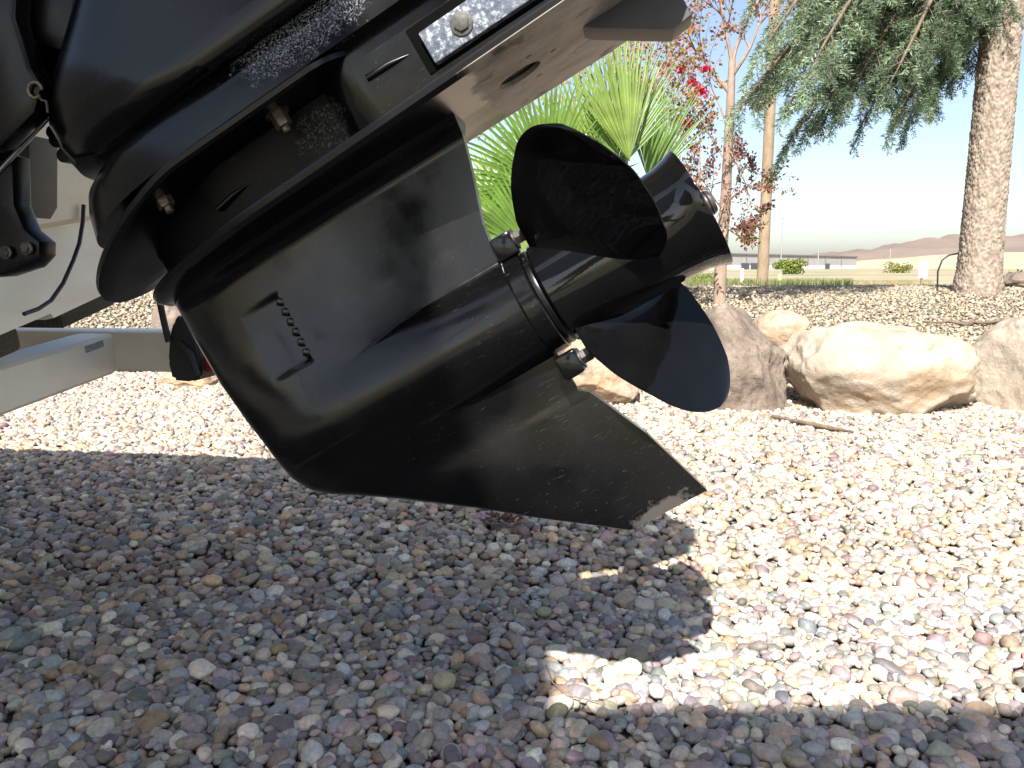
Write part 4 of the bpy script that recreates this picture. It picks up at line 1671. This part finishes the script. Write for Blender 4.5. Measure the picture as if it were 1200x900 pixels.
def bush(u, vt, vb, wpx, y, mats, label, n=1500, leaf=.05):
    b = at_y(u, vb, y); b.z = ground_height(b.x, b.y) - .05
    h = at_y(u, vt, y).z - b.z
    rx = wpx / FOC * y / 2
    e = empty('bush', b, label, 'bush', 'bushes in the field')
    lv = Leaves()
    cl = [(Vector((random.uniform(-.7, .7) * rx, random.uniform(-.7, .7) * rx, random.uniform(.12, .75) * h)), random.uniform(.28, .45)) for _ in range(16)]
    for _ in range(n):
        c, r = random.choice(cl)
        d = rv()
        lv.add(c + Vector((d.x * rx * r, d.y * rx * r, d.z * h * r * .6)), rv(), rv(), leaf * h, leaf * h * .4, random.randint(0, len(mats) - 1))
    lv.build('foliage', mats, e)
    bm = bmesh.new()
    for k in range(6):
        q = random.choice(cl)[0]
        tube(bm, [(0, 0, 0), q[:]], [.02 * h, .006 * h], 5, False)
    obj_bm('stems', bm, M['twig'], e)


bush(926, 303, 320, 36, 55, [LM['yellow'], LM['green']], 'rounded bright green bush in front of the warehouse', 2600, .12)
bush(1052, 306, 317, 30, 70, [LM['olive'], LM['yellow']], 'low olive bush out in the dry field', 900, .14)
bush(826, 318, 334, 44, 16, [LM['green'], LM['yellow']], 'low green weeds beside the small tree trunk', 1600, .10)
bush(1190, 316, 332, 26, 9, [LM['yellow'], LM['olive']], 'small weed just right of the thick trunk', 700, .14)

# low grass tufts along the crest
lv = Leaves()
for k in range(15000):
    y = random.uniform(8.2, 24) ; x = y * random.uniform(.14, .70)
    if y > 12 and x > y * .52: continue
    p = Vector((x, y, ground_height(x, y) - .036))
    d = Vector((random.gauss(0, .35), random.gauss(0, .35), 1)).normalized()
    lv.add(p, d, rv(), random.uniform(.05, .15) * (1 if x < y * .42 else .5), .004, 0 if random.random() < (.7 if x < y * .42 else .2) else 1, .1)
tag(lv.build('grass', [leaf_mat('grass_green', (.11, .17, .04)), leaf_mat('grass_dry', (.34, .27, .14))], None), 'sparse short grass beyond the gravel bank', kind='stuff')

# small sign, marker post, bent hose, twigs on the gravel
M['sign_white'] = simple('white_sign_board', (.78, .77, .78), (.7, .69, .7), 3, .5)
b = at_y(1081, 326, 11); b.z = ground_height(b.x, b.y)
e = empty('small_sign', b, 'small blank white board on a post left of the thick trunk', 'sign')
hh_ = at_y(1081, 305, 11).z - b.z
bm = bmesh.new(); bx(bm, (0, 0, hh_ - .12), (.125, .015, .24), None, .003); obj_bm('board', bm, M['sign_white'], e)
bm = bmesh.new(); bx(bm, (0, .02, hh_ / 2 - .05), (.03, .02, hh_), None, .002); obj_bm('post', bm, M['pole'], e)
b = at_y(913, 338, 20); b.z = ground_height(b.x, b.y) - .02
hh_ = at_y(913, 321, 20).z - b.z
bm = bmesh.new(); tube(bm, [(0, 0, 0), (0, 0, hh_ * .9), (0, 0, hh_)], [.06, .06, .04], 12)
o = obj_bm('marker_post', bm, simple('yellowish_marker', (.5, .45, .2), (.4, .36, .17), 5, .6), None, 40)
o.location = b; tag(o, 'short pale yellow marker post right of the utility pole', 'marker post')
b = at_y(869, 336, 14); b.z = ground_height(b.x, b.y) - .02
bm = bmesh.new(); bx(bm, (0, 0, .1), (.05, .03, .38), None, .006)
o = obj_bm('stake', bm, M['sign_white'], None, 40); o.location = b; tag(o, 'thin white stake in the grass left of the utility pole', 'stake')
bm = bmesh.new()
hp_ = [at_y(1099, 333, 6.3), at_y(1099, 318, 6.3), at_y(1104, 305, 6.3), at_y(1112, 299, 6.3), at_y(1123, 297, 6.3), at_y(1138, 300, 6.3)]
hp_[0].z = ground_height(hp_[0].x, hp_[0].y) - .01
tube(bm, hp_, .0065, 8)
tag(obj_bm('irrigation_hose', bm, M['rubber'], None, 60), 'thin dark hose arching up beside the thick trunk', 'hose')


def stick(name, px, y_of, r, label, mat='twig'):
    bm = bmesh.new()
    pts = []
    for (u, v) in px:
        rr = ray(u, v); t = -(CAM_H - .018) / rr.z
        q = CP + rr * t
        pts.append(q)
    tube(bm, pts, [r] * (len(pts) - 1) + [r * .5], 6)
    tag(obj_bm(name, bm, M[mat], None, 60), label, 'twig', 'twigs on the gravel')


stick('twig', [(905, 488), (950, 497), (975, 502), (1000, 506)], None, .009, 'short brown stick on the gravel before the cream boulder')
stick('twig', [(940, 470), (928, 462), (934, 448)], None, .003, 'thin pale straw bent against the cream boulder', 'pole')
stick('twig', [(640, 780), (648, 800), (664, 815), (700, 822)], None, .0012, 'fine straw at the corner of the lit patch', 'pole')
bm = bmesh.new()
hp_ = [at_y(1085, 360, 5.1), at_y(1120, 359, 5.1), at_y(1160, 356, 5.1), at_y(1215, 350, 5.1)]
hq = []
for k in range(13):
    t_ = k / 12 * 3; i = min(2, int(t_)); q = hp_[i].lerp(hp_[i + 1], t_ - i)
    q.y += random.uniform(-.03, .03); q.z = ground_height(q.x, q.y) + .015 + random.uniform(0, .02); hq.append(q)
tube(bm, hq, [.006 + .008 * k / 12 + random.uniform(-.002, .002) for k in range(13)], 8)
tag(obj_bm('branch', bm, M['twig'], None, 60), 'dark fallen branch lying on the gravel bank at the right', 'branch')
# dead leaf clump below the skeg
c = ray(588, 612); c = CP + c * (-(CAM_H - .016) / c.z)
lv = Leaves()
for k in range(60):
    lv.add(Vector((random.gauss(0, .02), random.gauss(0, .012), random.uniform(0, .012))), Vector((random.gauss(0, 1), random.gauss(0, 1), .2)).normalized(), Vector((0, 0, 1)) + rv() * .4, .022, .006, 0)
o = lv.build('dead_leaves', [leaf_mat('dead_leaf', (.16, .07, .04))], None); o.location = c
tag(o, 'small clump of dead brown leaves on the gravel below the skeg', 'leaves')

# ------------------------------------------------------------------ unseen shade frame, added behind the camera to cast the near shadow
sf = empty('added_shade_canopy', (0, -1.9, 0), 'added blue canvas canopy on posts, out of view, casting the near shadow', 'canopy')
zc_ = 2.45
M['canvas'] = leaf_mat('blue_canvas', (.16, .27, .46), .08, .35, .9)  # blue chosen for its bluish reflection in the black paint
for (x0, x1, y0, y1) in ((-.545, 1.6, -3.5, -1.43), (-2.4, -.55, -3.5, -.50)):  # added panels, edges placed to shape the near shadow
    bm = bmesh.new(); bx(bm, ((x0 + x1) / 2, (y0 + y1) / 2 + 1.9, zc_), (x1 - x0, y1 - y0, .02), None, .006); obj_bm('shadow_panel', bm, M['canvas'], sf)
for x in (-2.3, 1.5):
    bm = bmesh.new(); bx(bm, (x, -.5, zc_ / 2 - .02), (.05, .05, zc_), None, .004); obj_bm('post', bm, M['galv'], sf)

# print('TRIS', sum(sum(len(p.vertices) - 2 for p in o.data.polygons) for o in {o.data.name: o for o in SC.objects if o.type == 'MESH'}.values()))
